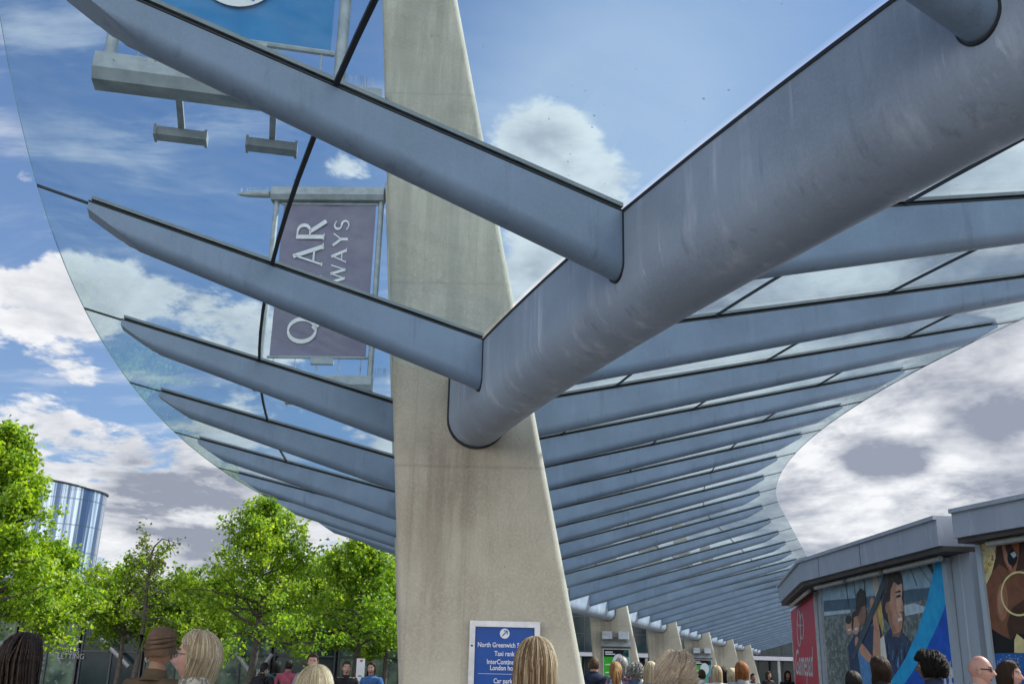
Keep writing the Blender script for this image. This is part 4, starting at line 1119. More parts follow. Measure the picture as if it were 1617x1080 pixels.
# ------------------------------------------------------------------ people
def skin_body(pose):
    """one continuous body surface, 1.72 m tall, facing +Y, grown round a skeleton"""
    J = {}; E = []; Rd = {}
    def j(n, p, r, par=None): J[n] = p; Rd[n] = r if hasattr(r, '__len__') else (r, r); (E.append((par, n)) if par else None)
    j('pelvis', (0, 0, .93), (.155, .115)); j('waist', (0, .005, 1.07), (.135, .10), 'pelvis'); j('chest', (0, 0, 1.24), (.155, .115), 'waist')
    j('upper', (0, -.01, 1.365), (.135, .095), 'chest'); j('neck0', (0, -.012, 1.445), (.062, .062), 'upper'); j('neck1', (0, .004, 1.52), (.055, .058), 'neck0'); j('skull', (0, .01, 1.585), (.060, .07), 'neck1')
    for s, q in ((-1, 'l'), (1, 'r')):
        j('sh' + q, (s * .17, -.01, 1.395), .068, 'upper')
        if pose == 'down': el, wr = (s * .245, -.03, 1.12), (s * .25, .05, .875)
        else: el, wr = (s * .24, -.03, 1.12), (s * .13, .24, 1.14)
        j('mid' + q, tuple((np.array(J['sh' + q]) + el) / 2 + np.array((s * .012, 0, .01))), .056, 'sh' + q)
        j('el' + q, el, .047, 'mid' + q); j('wr' + q, wr, .030, 'el' + q)
        d = np.array(wr) - el; d /= np.linalg.norm(d); side = np.array((0, 1.0, 0)) if pose == 'down' else np.array((0, .2, -1.0))
        side = side - d * side.dot(d); side /= np.linalg.norm(side); palm = np.array(wr) + d * .075
        j('palm' + q, tuple(palm), (.036, .022), 'wr' + q)
        curl = np.array((-s * .35, 0, 0)) if pose == 'down' else np.array((0, -.2, -.1))
        for fi, (o, L) in enumerate(((.028, .068), (.010, .076), (-.009, .071), (-.027, .055))):
            a = palm + side * o + d * .03; b = a + (d + curl * .3) * L * .55; c = b + (d + curl * 1.2) * L * .45
            j('f%d%s0' % (fi, q), tuple(a), .0095, 'palm' + q); j('f%d%s1' % (fi, q), tuple(b), .0085, 'f%d%s0' % (fi, q)); j('f%d%s2' % (fi, q), tuple(c), .0075, 'f%d%s1' % (fi, q))
        a = palm - d * .03 + side * .034; b = a + side * .022 + d * .03; c = b + d * .028 + side * .004
        j('t' + q + '0', tuple(a), .012, 'palm' + q); j('t' + q + '1', tuple(b), .010, 't' + q + '0'); j('t' + q + '2', tuple(c), .008, 't' + q + '1')
        j('hip' + q, (s * .09, 0, .86), .088, 'pelvis'); j('th' + q, (s * .10, .012, .68), .078, 'hip' + q); j('kn' + q, (s * .10, .015, .48), .056, 'th' + q)
        j('ca' + q, (s * .10, -.012, .34), .055, 'kn' + q); j('an' + q, (s * .10, -.02, .09), .036, 'ca' + q); j('toe' + q, (s * .115, .13, .035), (.042, .03), 'an' + q)
    names = list(J); me = bpy.data.meshes.new('skeleton'); me.from_pydata([J[n] for n in names], [(names.index(a), names.index(b)) for a, b in E], [])
    ob = bpy.data.objects.new('skeleton', me); COL.objects.link(ob)
    md = ob.modifiers.new('skin', 'SKIN'); md.use_smooth_shade = True
    for i, n in enumerate(names):
        v = me.skin_vertices[0].data[i]; v.radius = Rd[n]; v.use_root = (n == 'pelvis')
    sd = ob.modifiers.new('sub', 'SUBSURF'); sd.levels = 2; sd.render_levels = 2
    bpy.context.view_layer.update()
    ev = bpy.data.meshes.new_from_object(ob.evaluated_get(bpy.context.evaluated_depsgraph_get()))
    V = np.array([v.co[:] for v in ev.vertices]); Fs = [tuple(p.vertices) for p in ev.polygons]
    bpy.data.objects.remove(ob); bpy.data.meshes.remove(me); bpy.data.meshes.remove(ev)
    return V, Fs


BODY = {p: skin_body(p) for p in ('down', 'front')}
HC = np.array((0, .018, 1.605)); HA = np.array((.074, .093, .117))        # skull centre and half sizes


def head_mesh():
    """head with brow, sockets, nose, lips, chin and ears, facing +Y; returns verts, faces, material id per face (0 skin 1 lip 2 white 3 iris 4 brow)"""
    n, m = 56, 44; V = []; Fs = []; mi = []
    for i in range(m + 1):
        th = math.pi * i / m
        for k in range(n):
            ph = 2 * math.pi * k / n
            d = np.array((math.sin(th) * math.sin(ph), math.sin(th) * math.cos(ph), math.cos(th)))
            p = d * HA; x, y, z = p
            if z < 0:
                t = -z / HA[2]; x *= 1 - .30 * t ** 1.5; y *= 1 - .06 * t
                if y > 0: y += .012 * t
                else: y *= 1 - .35 * t
            if y < 0 and z > -.02: y *= 1.05
            fr = max(0.0, d[1]) ** 1.5
            gs = lambda cx, cz, sx, sz: math.exp(-((x - cx) / sx) ** 2 - ((z - cz) / sz) ** 2)
            y += fr * (.026 * gs(0, -.032, .013, .014) + .016 * gs(0, -.010, .009, .022) + .006 * gs(.013, -.036, .008, .008) + .006 * gs(-.013, -.036, .008, .008))
            y -= fr * (.013 * gs(.032, .006, .017, .012) + .013 * gs(-.032, .006, .017, .012))
            y += fr * (.006 * gs(.03, .026, .022, .008) + .006 * gs(-.03, .026, .022, .008))
            y += fr * (.007 * gs(0, -.064, .022, .007) + .008 * gs(0, -.075, .018, .006) - .006 * gs(0, -.0695, .02, .003) + .012 * gs(0, -.10, .018, .014) - .004 * gs(0, -.087, .018, .006))
            x += np.sign(x) * fr * .006 * (gs(.045, -.025, .02, .018) + gs(-.045, -.025, .02, .018))
            V.append((x, y, z))
    for i in range(m):
        for k in range(n):
            a = i * n + k; b = i * n + (k + 1) % n; f = (a, a + n, b + n, b)
            c = np.mean([V[q] for q in f], 0); Fs.append(f); lip = c[1] > .05 and abs(c[0]) < .024 * (1 - ((c[2] + .069) / .022) ** 2) and -.080 < c[2] < -.060
            brow = c[1] > .04 and .014 < abs(c[0]) < .052 and .022 < c[2] - .05 * 0 < .032
            mi.append(1 if lip else (4 if brow else 0))
    def ball(c, r, mat, n=10, m=7):
        k0 = len(V)
        for i in range(m + 1):
            t = math.pi * i / m
            for k in range(n):
                p = 2 * math.pi * k / n; V.append((c[0] + r[0] * math.sin(t) * math.cos(p), c[1] + r[1] * math.cos(t) * (1 if True else 0), c[2] + r[2] * math.sin(t) * math.sin(p)))
        for i in range(m):
            for k in range(n): a = k0 + i * n + k; b = k0 + i * n + (k + 1) % n; Fs.append((a, b, b + n, a + n)); mi.append(mat)
    for s in (-1, 1):
        ball((s * .031, .071, .006), (.0125, .011, .0075), 2); ball((s * .031, .0785, .006), (.0052, .0045, .0055), 3)
        ball((s * .031, .0705, .012), (.0145, .011, .0042), 0)
        # ear: flattened shell with a rim
        ball((s * .076, -.006, -.004), (.010, .019, .031), 0, 12, 8); ball((s * .083, -.008, .012), (.006, .014, .015), 0); ball((s * .081, -.002, -.027), (.006, .009, .010), 0)
    return np.array(V), Fs, mi


HEADM = head_mesh()
SKINS = {'fair': (.42, .25, .18), 'pink': (.46, .25, .19), 'tan': (.30, .165, .10), 'brown': (.13, .065, .04), 'dark': (.065, .034, .022)}
for k_, c_ in SKINS.items(): M['skin_' + k_] = pmat('skin_' + k_, c_, tuple(x * .86 for x in c_), 14, .5, bump=.05, bscale=90, spec=.35)
flat('lip', (.28, .09, .08)); flat('eye_white', (.6, .58, .55), .25); flat('eye_dark', (.03, .02, .015), .15); flat('brow', (.05, .035, .025), .8)


def hair_mat(name, c1, c2, c3=None, rough=.62):
    if name in M: return M[name]
    m = bpy.data.materials.new('hair_' + name); m.use_nodes = True
    T = NT(m.node_tree); p = T.n['Principled BSDF']; r = T.node('ShaderNodeNewGeometry').outputs['Random Per Island']
    col = T.mix(T.ss(r, .0, 1.0), c4(c1), c4(c2))
    if c3: col = T.mix(T.ss(r, .66, .90), col, c4(c3))
    T.l.new(col, p.inputs['Base Color']); p.inputs['Roughness'].default_value = rough; p.inputs['Specular IOR Level'].default_value = .25
    M[name] = m; return m


hair_mat('black', (.010, .009, .009), (.022, .018, .016)); hair_mat('darkbrown', (.028, .016, .010), (.055, .032, .02)); hair_mat('brown', (.06, .035, .02), (.12, .07, .038))
hair_mat('blonde', (.26, .19, .105), (.46, .37, .24), (.60, .54, .42)); hair_mat('highlight', (.10, .058, .028), (.30, .185, .09), (.66, .53, .36)); hair_mat('fairblonde', (.34, .26, .15), (.52, .43, .28), (.62, .55, .42))
hair_mat('greyblonde', (.46, .34, .23), (.66, .53, .39), (.74, .65, .54)); hair_mat('auburn', (.17, .055, .018), (.30, .12, .04)); hair_mat('ginger', (.24, .11, .035), (.40, .22, .08)); hair_mat('grey', (.20, .19, .18), (.36, .34, .32), (.5, .49, .47))
hair_mat('braid', (.014, .010, .009), (.035, .022, .017), (.055, .032, .022)); hair_mat('stubble', (.16, .09, .06), (.22, .13, .09))


def hair(kind, mat, rg, far):
    """strands of hair grown over the skull, as one mesh in head space (skull centre at the origin, face to +Y)"""
    P = dict(straight=(6500, 12, .0012, .30, 1.10, .10), bob=(6500, 11, .0012, .13, 1.12, .10), long=(5500, 12, .0014, .34, 1.12, .12), braids=(210, 30, .0052, .30, 1.16, .10), curly=(4600, 30, .0012, .07, 1.26, .22),
             afro=(5200, 20, .0017, -.01, 1.34, .14), short=(1500, 6, .0030, -.03, 1.07, .05), pony=(1300, 9, .0028, -.02, 1.06, .03), crop=(1500, 4, .0025, -.05, 1.05, .03))[kind]
    N, S, w, drop, lift, jit = P
    if far: N = int(N * .12); w *= 3.2
    tot_v = []; tot_f = []
    az = rg.uniform(0, 2 * math.pi, N)
    th0 = np.arccos(1 - rg.random(N) * .55) if kind in ('afro', 'curly') else np.abs(rg.normal(0, .35, N)) + .02
    if kind in ('curly', 'afro'):
        cn = max(40, N // 18); ci_ = rg.integers(0, cn, N); az = rg.uniform(0, 2 * math.pi, cn)[ci_]; th0 = (rg.random(cn) * 1.1 + .02)[ci_]; ph_ = rg.uniform(0, 6.28, cn)[ci_]
    lay = lift * (1 + rg.uniform(-.5, 1, N) * jit)
    dp = drop * rg.uniform(.72, 1.06, N)
    ts = np.linspace(0, 1, S)
    # hair over the forehead is swept to the side and stops at the hair line
    face = np.cos(az); front = np.clip((face - .35) / .4, 0, 1)
    end = np.where(front > .25, .95 + .25 * rg.random(N), 1.57 + .1 * rg.random(N))
    if kind in ('short', 'crop', 'pony'): end = np.where(front > .25, .85 + .2 * rg.random(N), np.where(face < -.3, 1.95, 1.55) + .2 * rg.random(N))
    ph2_ = rg.uniform(0, 6.28, N)
    C = np.zeros((N, S, 3)); jt_ = rg.normal(0, .0032, (N, 3))
    if kind == 'afro': end = np.where(front > .25, 1.15, 2.0) + .1 * rg.random(N)
    for i, t in enumerate(ts):
        if kind in ('none',):
            th = np.arccos(1 - (1 - np.cos(end + .25)) * np.linspace(0, 1, N)); th = np.minimum(th, np.where(front > .25, 1.0, 2.0))
            r = 1.0 + (lay - 1) * t
            x = HA[0] * np.sin(th) * np.sin(az); y = HA[1] * np.sin(th) * np.cos(az); z = HA[2] * np.cos(th)
            p = np.stack([x, y, z], 1) * r[:, None] * np.array([1.08, 1.02, 1.0]) + .010 * np.stack([np.sin(9 * t + az * 7), np.cos(8 * t + az * 5), np.sin(7 * t + az * 3)], 1) * t
        else:
            ov = np.clip(t * 1.0 / (.62 if drop > 0 else 1.0), 0, 1); hg = np.clip((t - .62) / .38, 0, 1) if drop > 0 else 0 * t
            th = th0 * (1 - ov) + end * ov; azz = az + (np.where(np.sin(az) >= 0, 1, -1) * front * .75 * ov)
            r = 1.02 + (lay - 1.02) * np.minimum(1, .35 + ov)
            x = HA[0] * np.sin(th) * np.sin(azz); y = HA[1] * np.sin(th) * np.cos(azz) - .012 * ov; z = HA[2] * np.cos(th)
            p = np.stack([x, y, z], 1) * r[:, None]
            side = np.where(front > .25, .45, 1.0)
            p[:, 2] -= dp * hg * side; p[:, 0] *= 1 + (.10 * hg if kind != 'bob' else -.06 * hg); p[:, 1] += np.where(p[:, 1] < 0, .03 * hg, -.02 * hg)
            if kind == 'pony': p[:, 1] -= .01 * ov
            if kind in ('curly', 'afro'):
                a = (24 if kind == 'curly' else 30) * t + ph_; p += (.019 if kind == 'curly' else .013) * np.stack([np.sin(a), np.cos(a), np.sin(a * .9 + 1)], 1) * min(1, t * 3) + jt_ * min(1, t * 2)
            elif kind == 'braids': p += .006 * np.stack([np.sin(5 * t + az * 9), np.cos(4 * t + az * 7), 0 * az], 1)
            else: p += .0035 * np.stack([np.sin(4 * t + ph2_), np.cos(3 * t + ph2_ * 1.7), 0 * az], 1) * t
        C[:, i] = p
    if kind == 'pony':
        n2 = N // 3; t_ = np.linspace(0, 1, S)
        off = rg.normal(0, .5, (n2, 3)) * .032
        tail = np.stack([0 * t_, -.105 - .055 * np.sin(t_ * 2.4), .035 - .27 * t_ ** 1.1], 1)
        C2 = tail[None] + off[:, None, :] * (.25 + 1.1 * np.sin(np.pi * np.clip(t_ * .92 + .05, 0, 1)))[None, :, None]; C = np.concatenate([C, C2]); N = len(C)
    tan = np.gradient(C, axis=1); tan /= np.linalg.norm(tan, axis=2, keepdims=True) + 1e-9
    a = np.cross(tan, C + np.array([0, 0, .3])); a /= np.linalg.norm(a, axis=2, keepdims=True) + 1e-9; b = np.cross(tan, a)
    prof = np.linspace(0, 1, S); wid = w * (1 - .75 * prof ** 3)
    if kind == 'braids': wid = w * (1 + .35 * np.sin(prof * 58)) * (1 - .4 * prof ** 3)
    wid = wid[None, :, None] * (rg.uniform(.7, 1.3, (N, 1, 1)))
    V = np.stack([C + (a * math.cos(q) + b * math.sin(q)) * wid for q in (0, 2.094, 4.189)], 2).reshape(-1, 3)
    i0 = (np.arange(N)[:, None, None] * S + np.arange(S - 1)[None, :, None]) * 3 + np.arange(3)[None, None, :]
    i1 = (np.arange(N)[:, None, None] * S + np.arange(S - 1)[None, :, None]) * 3 + (np.arange(3)[None, None, :] + 1) % 3
    Fq = np.stack([i0, i1, i1 + 3, i0 + 3], -1).reshape(-1, 4)
    # scalp under the strands
    sv = []; sf = []; n, m = 28, 14; k0 = len(V)
    for i in range(m + 1):
        for k in range(n):
            ph = 2 * math.pi * k / n; fr = math.cos(ph); mx_ = .98 if fr > .55 else (1.35 if fr > .25 else (1.75 if kind in ('short', 'crop', 'pony') else 1.9))
            if kind in ('straight', 'long', 'bob', 'braids') and fr < .1: mx_ = 2.1
            t = mx_ * i / m; q = 1.045 if kind not in ('afro', 'curly') else 1.16
            sv.append((HA[0] * q * math.sin(t) * math.sin(ph), HA[1] * q * math.sin(t) * math.cos(ph) - .004, HA[2] * q * math.cos(t)))
    for i in range(m):
        for k in range(n): a_ = k0 + i * n + k; b_ = k0 + i * n + (k + 1) % n; sf.append((a_, a_ + n, b_ + n, b_))
    return np.concatenate([V, np.array(sv)]), [tuple(f) for f in Fq.tolist()] + sf


def cloth(name, c, c2=None): return M.get('cloth_' + name) or M.setdefault('cloth_' + name, pmat('cloth_' + name, c, c2 or tuple(x * .72 for x in c), 9, .85, bump=.35, bscale=26, spec=.2))


for n_, c_ in (('black', (.018, .018, .022)), ('navy', (.02, .028, .055)), ('blue', (.05, .14, .34)), ('pink', (.30, .07, .11)), ('brown', (.085, .058, .034)), ('cream', (.46, .43, .37)), ('grey', (.26, .27, .28)), ('lightblue', (.26, .36, .47)),
               ('teal', (.03, .07, .09)), ('white', (.55, .56, .58)), ('denim', (.06, .09, .15)), ('olive', (.07, .07, .04)), ('floral', (.10, .08, .14)), ('taupe', (.19, .155, .125))): cloth(n_, c_)
M['cloth_floral'] = pmat('cloth_floral', (.05, .05, .10), (.34, .14, .16), 26, .85, lo=.45, hi=.55)
M['cloth_weave'] = pmat('cloth_weave', (.36, .33, .27), (.12, .11, .10), 60, .9, lo=.42, hi=.58)


def person(px, top, Y, H, yaw, top_c, hair_k, hair_m, skin, label, hyaw=0.0, pose='down', trousers='denim', tilt=0.0, extra=None, group='people walking through the square', fat=1.0):
    """px, top: photo position of the crown; Y distance; yaw 0 faces away, clockwise positive"""
    rg = np.random.default_rng(int(px * 7 + Y * 13))
    p = at(px, top, Y); Hh = p.z / 1.722 if H is None else H / 1.722
    root = empty('person', (p.x, p.y, 0), label, 'person', group); root.rotation_euler.z = -R(yaw)
    V, Fs = BODY[pose]; V = V * np.array((fat, fat * 1.05, 1))
    zc = [np.mean([V[i] for i in f], 0) for f in Fs]
    mats = [cloth(top_c, (0, 0, 0)), cloth(trousers, (0, 0, 0)), M['skin_' + skin], cloth('black', (0, 0, 0)), M['lip'], M['eye_white'], M['eye_dark'], M['brow']]
    mi = []
    for c in zc:
        ax_ = abs(c[0])
        if c[2] > 1.475 or (c[2] > 1.44 and c[1] > .03): k = 2
        elif c[2] < .085: k = 3
        elif (pose == 'down' and ax_ > .185 and c[2] < .90) or (pose == 'front' and c[1] > .20 and c[2] > 1.0): k = 2
        elif c[2] < .90 and ax_ < .2: k = 1
        else: k = 0
        mi.append(k)
    hv, hf, hm = HEADM; cy_, sy_ = math.cos(R(hyaw)), math.sin(R(hyaw)); ct_, st_ = math.cos(R(tilt)), math.sin(R(tilt))
    RX = np.array(((1, 0, 0), (0, ct_, -st_), (0, st_, ct_))); RZ = np.array(((cy_, sy_, 0), (-sy_, cy_, 0), (0, 0, 1))); RT = RZ @ RX
    hv2 = hv @ RT.T + HC
    k0 = len(V); Vv = np.concatenate([V, hv2]) * Hh; Ff = Fs + [tuple(i + k0 for i in f) for f in hf]
    remap = {0: 2, 1: 4, 2: 5, 3: 6, 4: 7}; mi += [remap[a] for a in hm]
    me = bpy.data.meshes.new('body'); me.from_pydata(Vv.tolist(), [], Ff)
    for m in mats: me.materials.append(m)
    me.polygons.foreach_set('material_index', mi); me.polygons.foreach_set('use_smooth', [True] * len(Ff)); me.update()
    obj('body', me, root)
    head = lambda v: (np.asarray(v) @ RT.T + HC) * Hh
    if hair_k:
        v, f = hair(hair_k, M[hair_m], rg, Y > 11); me = bpy.data.meshes.new('hair'); me.from_pydata(head(v).tolist(), [], f); me.materials.append(M[hair_m])
        me.polygons.foreach_set('use_smooth', [True] * len(f)); me.update(); obj('hair', me, root)
    # collar / hood so the neckline ends cleanly
    mb = MB(); rr = []
    for z, r, o in ((1.43, .098, -.006), (1.475, .078, -.004), (1.50, .074, .0), (1.498, .066, .0), (1.46, .064, .0)):
        rr.append([((r * math.cos(t)) * Hh, (r * .95 * math.sin(t) - .008 + o) * Hh, (z + .014 * -math.sin(t)) * Hh) for t in np.linspace(0, 2 * math.pi, 20, endpoint=False)])
    mb.loft(rr, cloth(top_c, (0, 0, 0)), caps=False); mb.build('collar', root, origin=(0, 0, 0), smooth=50)
    if extra: extra(root, head, Hh)
    return root


def part(mb, name, root, smooth=50): return mb.build(name, root, origin=(0, 0, 0), smooth=smooth)


def hat(root, head, H):
    m = pmat('felt_brown', (.135, .085, .055), (.095, .06, .04), 10, .9, bump=.5, bscale=40, spec=.15); mb = MB(); rr = []
    for t, r, dz in ((.0, 1.26, -.022), (.05, 1.30, .0), (.16, 1.27, .022), (.22, 1.25, .027), (.34, 1.27, .045), (.42, 1.25, .052), (.52, 1.25, .078), (.64, 1.20, .102), (.76, 1.06, .126), (.87, .82, .144), (.95, .48, .155), (1.0, .04, .158)):
        rr.append([head(((HA[0] + .004) * r * math.cos(a) * (1 + .028 * math.sin(3 * a + t * 11) + .014 * math.sin(7 * a - t * 16)), HA[1] * r * (1 + .03 * math.sin(4 * a + t * 13)) * math.sin(a) - .012, dz + .018 + .014 * math.sin(a * 1.0 + .6) * (1 - t))) for a in np.linspace(0, 2 * math.pi, 36, endpoint=False)])
    mb.loft(rr, m)
    for z0, z1, r_ in ((.0, .05, 1.28), (.03, .085, 1.27), (.065, .10, 1.22)):
        mb.tube([head((HA[0] * r_ * math.cos(a), HA[1] * (r_ + .01) * math.sin(a) - .012, .018 + z0 + (z1 - z0) * (a - 3.0) / 3.4)) for a in np.linspace(3.0, 6.4, 16)], [.003 + .010 * math.sin(math.pi * k / 15) for k in range(16)], m, 8)
    h = part(mb, 'hat', root)
    mb = MB()
    for q in range(9):
        a = 2.75 + .22 * math.sin(q * 2.4); mb.ball(head((HA[0] * 1.30 * math.cos(a), HA[1] * 1.28 * math.sin(a) - .008, .03 + .016 * math.cos(q * 2.0) + .018 * (q % 3))), .017, m, 8, 6)
    part(mb, 'bow', h)
    mb = MB(); mb.tube([head((-.084 + .006 * math.cos(t), -.004 + .012 * math.sin(t), -.042 - .012 * math.cos(t))) for t in np.linspace(0, 5.6, 12)], .0026, M['print_gold_ring'], 6); part(mb, 'earring', root)
    mb = MB(); gold = flat('thread_gold', (.42, .30, .13), .5); plum = flat('thread_plum', (.03, .015, .05), .6)
    for (x, z, s, c) in ((-.035, 1.36, .016, gold), (-.06, 1.385, .012, gold), (-.02, 1.335, .014, plum), (.005, 1.33, .02, gold), (.03, 1.315, .018, gold), (.02, 1.29, .022, gold), (-.015, 1.28, .016, gold), (.06, 1.33, .018, plum), (.085, 1.31, .016, plum), (.045, 1.27, .014, gold), (-.045, 1.32, .014, plum)):
        for q in range(5): mb.ball(((x + s * .6 * math.cos(q * 1.257)) * H, (-.128 - .0 * z) * H, (z + s * .6 * math.sin(q * 1.257)) * H), (s * .42, .006, s * .42), c, 7, 5)
    part(mb, 'embroidery', root)


def glasses(root, head, H):
    mb = MB()
    for s in (-1, 1):
        mb.tube([head((s * .033 + .020 * math.cos(t), .094, .004 + .014 * math.sin(t))) for t in np.linspace(0, 2 * math.pi, 17)], .0018, M['rubber'], 5); mb.tube([head((s * .053, .092, .008)), head((s * .079, .0, .010))], .0018, M['rubber'], 5)
    part(mb, 'spectacles', root)


def shades(root, head, H):
    mb = MB()
    for s in (-1, 1):
        mb.loft([[head((s * .034 + .026 * math.cos(t), .098 + d - .012 * abs(math.cos(t)), .006 + .017 * math.sin(t))) for t in np.linspace(0, 2 * math.pi, 16, endpoint=False)] for d in (-.004, .004)], M['rubber'])
        mb.bar(head((s * .058, .086, .010)), head((s * .082, -.01, .012)), .004, .010, M['rubber'])
    mb.bar(head((-.01, .099, .010)), head((.01, .099, .010)), .004, .005, M['rubber']); part(mb, 'sunglasses', root)


def hood(root, head, H):
    mb = MB(); rr = []
    for t, r in ((0, .09), (.25, .135), (.55, .15), (.8, .13), (1, .07)):
        rr.append([((r * math.cos(a)) * H, (-.05 - .05 * t - .55 * r * abs(math.sin(a)) * (1 if math.sin(a) < 0 else -.4)) * H, (1.475 - .16 * t * (.4 + .6 * max(0, -math.sin(a)))) * H) for a in np.linspace(0, 2 * math.pi, 24, endpoint=False)])
    mb.loft(rr, root.children[0].data.materials[0], caps=False); part(mb, 'hood', root)


def fur_hood(root, head, H):
    rg = np.random.default_rng(3); mb = MB()
    for q in range(420):
        a = rg.uniform(0, 2 * math.pi); c = np.array((.125 * math.cos(a), -.03 + rg.normal(0, .02), 1.475 + .075 * math.sin(a) + .02)) * H; d = rg.normal(0, 1, 3); d /= np.linalg.norm(d); mb.tube([c, c + d * .045], [.006, .002], M['grey'], 3, caps=False)
    part(mb, 'fur_trim', root); hood(root, head, H)


def backpack(root, head, H):
    mb = MB(); rr = []
    for z, w, d in ((.98, .10, .06), (1.02, .15, .13), (1.2, .16, .16), (1.36, .14, .12), (1.41, .08, .05)): rr.append([((w * math.cos(a)) * H, (-.17 + d * .6 * math.sin(a)) * H, z * H) for a in np.linspace(0, 2 * math.pi, 16, endpoint=False)])
    mb.loft(rr, cloth('black', (0, 0, 0))); part(mb, 'backpack', root)


def fur_and_pack(root, head, H): fur_hood(root, head, H); backpack(root, head, H)


# close to the camera
person(37, 1003, 5.0, None, 8, 'black', 'braids', 'braid', 'dark', 'person with long dark braided hair at the left edge, seen from behind', fat=1.0)
person(254, 1003, 7.0, None, 12, 'brown', None, None, 'tan', 'person in a brown felt hat and brown jacket with gold embroidery', hyaw=-28, extra=hat)
person(316, 997, 5.0, None, -25, 'weave', 'bob', 'blonde', 'pink', 'person with blonde bobbed hair turned in profile to the left', hyaw=-62, extra=glasses, tilt=4)
person(498, 1052, 4.3, None, 4, 'taupe', 'straight', 'fairblonde', 'fair', 'person of whom only the crown of straight fair hair shows at the bottom')
person(846, 1008, 4.15, None, 3, 'cream', 'straight', 'highlight', 'fair', 'person with streaked brown and blonde straight hair in front of the blue sign')
person(1067, 1036, 6.2, None, 2, 'blue', 'curly', 'greyblonde', 'fair', 'person with a pale blonde curly mop of hair seen from behind', fat=1.05)
# right, by the kiosks
person(1347, 1060, 11.5, None, -5, 'black', 'bob', 'black', 'tan', 'short person with smooth black hair below the wide poster', fat=.9)
person(1389, 1037, 10.6, None, -14, 'black', 'bob', 'darkbrown', 'tan', 'person in black with a dark brown bob in front of the wide poster', hyaw=-8)
person(1468, 1030, 9.6, None, -35, 'navy', 'afro', 'black', 'brown', 'person in navy with rounded black afro hair before the blue sweep', hyaw=-22)
person(1542, 1035, 9.0, None, 112, 'grey', None, None, 'pink', 'bald person in sunglasses and a pale grey top looking right', hyaw=8, extra=shades, fat=1.08)
person(1590, 1044, 9.8, None, 150, 'olive', 'long', 'darkbrown', 'pink', 'person with long dark hair facing this way at the right edge', hyaw=-14)
# centre, farther along the fins
person(938, 1037, 17.5, None, 6, 'navy', 'crop', 'brown', 'pink', 'broad person in a navy hooded top beside the big fin, seen from behind', extra=hood, fat=1.12)
person(972, 1045, 13.5, None, 5, 'lightblue', 'pony', 'ginger', 'fair', 'person with a ginger ponytail and pale blue top')
person(981, 1037, 16.0, None, 20, 'floral', 'long', 'grey', 'fair', 'tall person with long grey brown hair and floral top under the green poster')
person(1003, 1048, 15.5, None, -5, 'denim', 'curly', 'grey', 'fair', 'person with grizzled wavy hair beside the ginger ponytail')
person(1028, 1045, 13.5, None, -12, 'blue', 'long', 'fairblonde', 'fair', 'person with loose fair hair just left of the curly blonde head')
person(1037, 1043, 17.0, None, 14, 'navy', 'bob', 'brown', 'fair', 'person with a brown bob half hidden by the curly blonde head')
person(1108, 1057, 23.0, None, 4, 'white', 'short', 'darkbrown', 'tan', 'person with short dark hair and white top near the small poster')
person(1131, 1051, 17.5, None, 0, 'white', 'long', 'blonde', 'fair', 'person with long blonde hair and white top near the small poster')
person(1142, 1053, 19.0, None, -8, 'navy', 'long', 'black', 'tan', 'person with long black hair next to the one in white')
person(1156, 1055, 18.0, None, 10, 'lightblue', 'bob', 'fairblonde', 'fair', 'person with a fair bob left of the auburn head')
person(1171, 1045, 14.5, None, -4, 'grey', 'bob', 'auburn', 'fair', 'person with an auburn bob and grey top')
person(1189, 1063, 32.0, None, 170, 'teal', 'short', 'black', 'tan', 'distant person with dark hair right of the auburn bob')
person(1213, 1060, 36.0, None, 160, 'black', 'long', 'darkbrown', 'tan', 'distant person in black by the station doors, left of the pair there')
person(1243, 1059, 30.0, None, 175, 'black', 'long', 'black', 'tan', 'distant person with long dark hair left of the red poster')
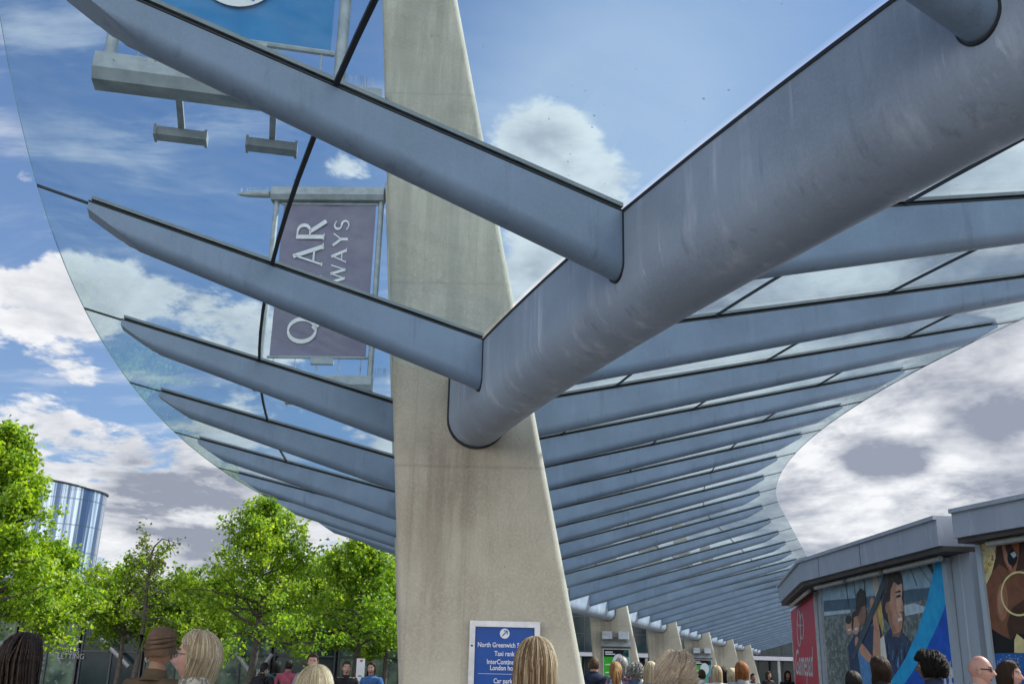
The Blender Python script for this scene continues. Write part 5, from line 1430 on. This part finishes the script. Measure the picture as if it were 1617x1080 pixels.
# left, under the trees
person(418, 1046, 21.0, None, 24, 'black', 'short', 'black', 'tan', 'person in a dark coat with a fur trimmed hood and backpack', extra=fur_and_pack, fat=1.15)
person(438, 1044, 24.0, None, 15, 'teal', 'long', 'black', 'tan', 'person with long black hair and dark teal coat by the pink sweater')
person(457, 1042, 23.0, None, 10, 'pink', 'short', 'black', 'tan', 'person in a pink sweater under the trees, seen from behind', fat=1.15)
person(495, 1032, 16.5, None, 172, 'grey', 'short', 'darkbrown', 'pink', 'smiling person with short dark hair facing this way under the trees', fat=1.1)
person(548, 1044, 19.0, None, 165, 'black', 'pony', 'darkbrown', 'fair', 'smiling person in black with hair tied back, facing this way')
person(588, 1045, 20.0, None, -150, 'blue', 'bob', 'darkbrown', 'fair', 'person in a bright blue jacket next to the big fin', hyaw=-20, fat=1.1)

# small white board with a red heart under the trees
b0 = at(570, 1066, 26); bd = empty('notice_board', (b0.x, b0.y, 0), 'small white notice board with a red heart left of the blue jacket', 'sign')
BP = Plane((b0.x - 1, b0.y), (b0.x + 1, b0.y)); mb = MB(); ul, vt = BP.px(564, 1039); ur, _ = BP.px(577, 1039)
q = [(ul, .25), (ur, .25), (ur, vt), (ul, vt)]; mb.hexa([BP.at(x, y, 0) for x, y in q], [BP.at(x, y, .05) for x, y in q], M['sign_white']); mb.build('board', bd)
mb = MB(); mb.tube([BP.at((ul + ur) / 2, 0, -.03), BP.at((ul + ur) / 2, .3, -.03)], .05, M['galv'], 8); mb.build('foot', bd)
mb = MB(); uc_, vc = BP.px(571, 1043); hs = .035
BP.poly(mb, [(uc_ + hs * .16 * 16 * math.sin(t) ** 3 / 2.6, vc + hs * .16 * (13 * math.cos(t) - 5 * math.cos(2 * t) - 2 * math.cos(3 * t) - math.cos(4 * t)) / 2.6) for t in np.linspace(0, 2 * math.pi, 30, endpoint=False)], .056, M['poster_red'])
mb.build('heart', bd)
for k in range(3): mb = MB(); BP.poly(mb, [(ul + .05, vt - .42 - .13 * k), (ur - .05, vt - .42 - .13 * k), (ur - .05, vt - .38 - .13 * k), (ul + .05, vt - .38 - .13 * k)], .056, M['brace']); mb.build('text_line', bd)
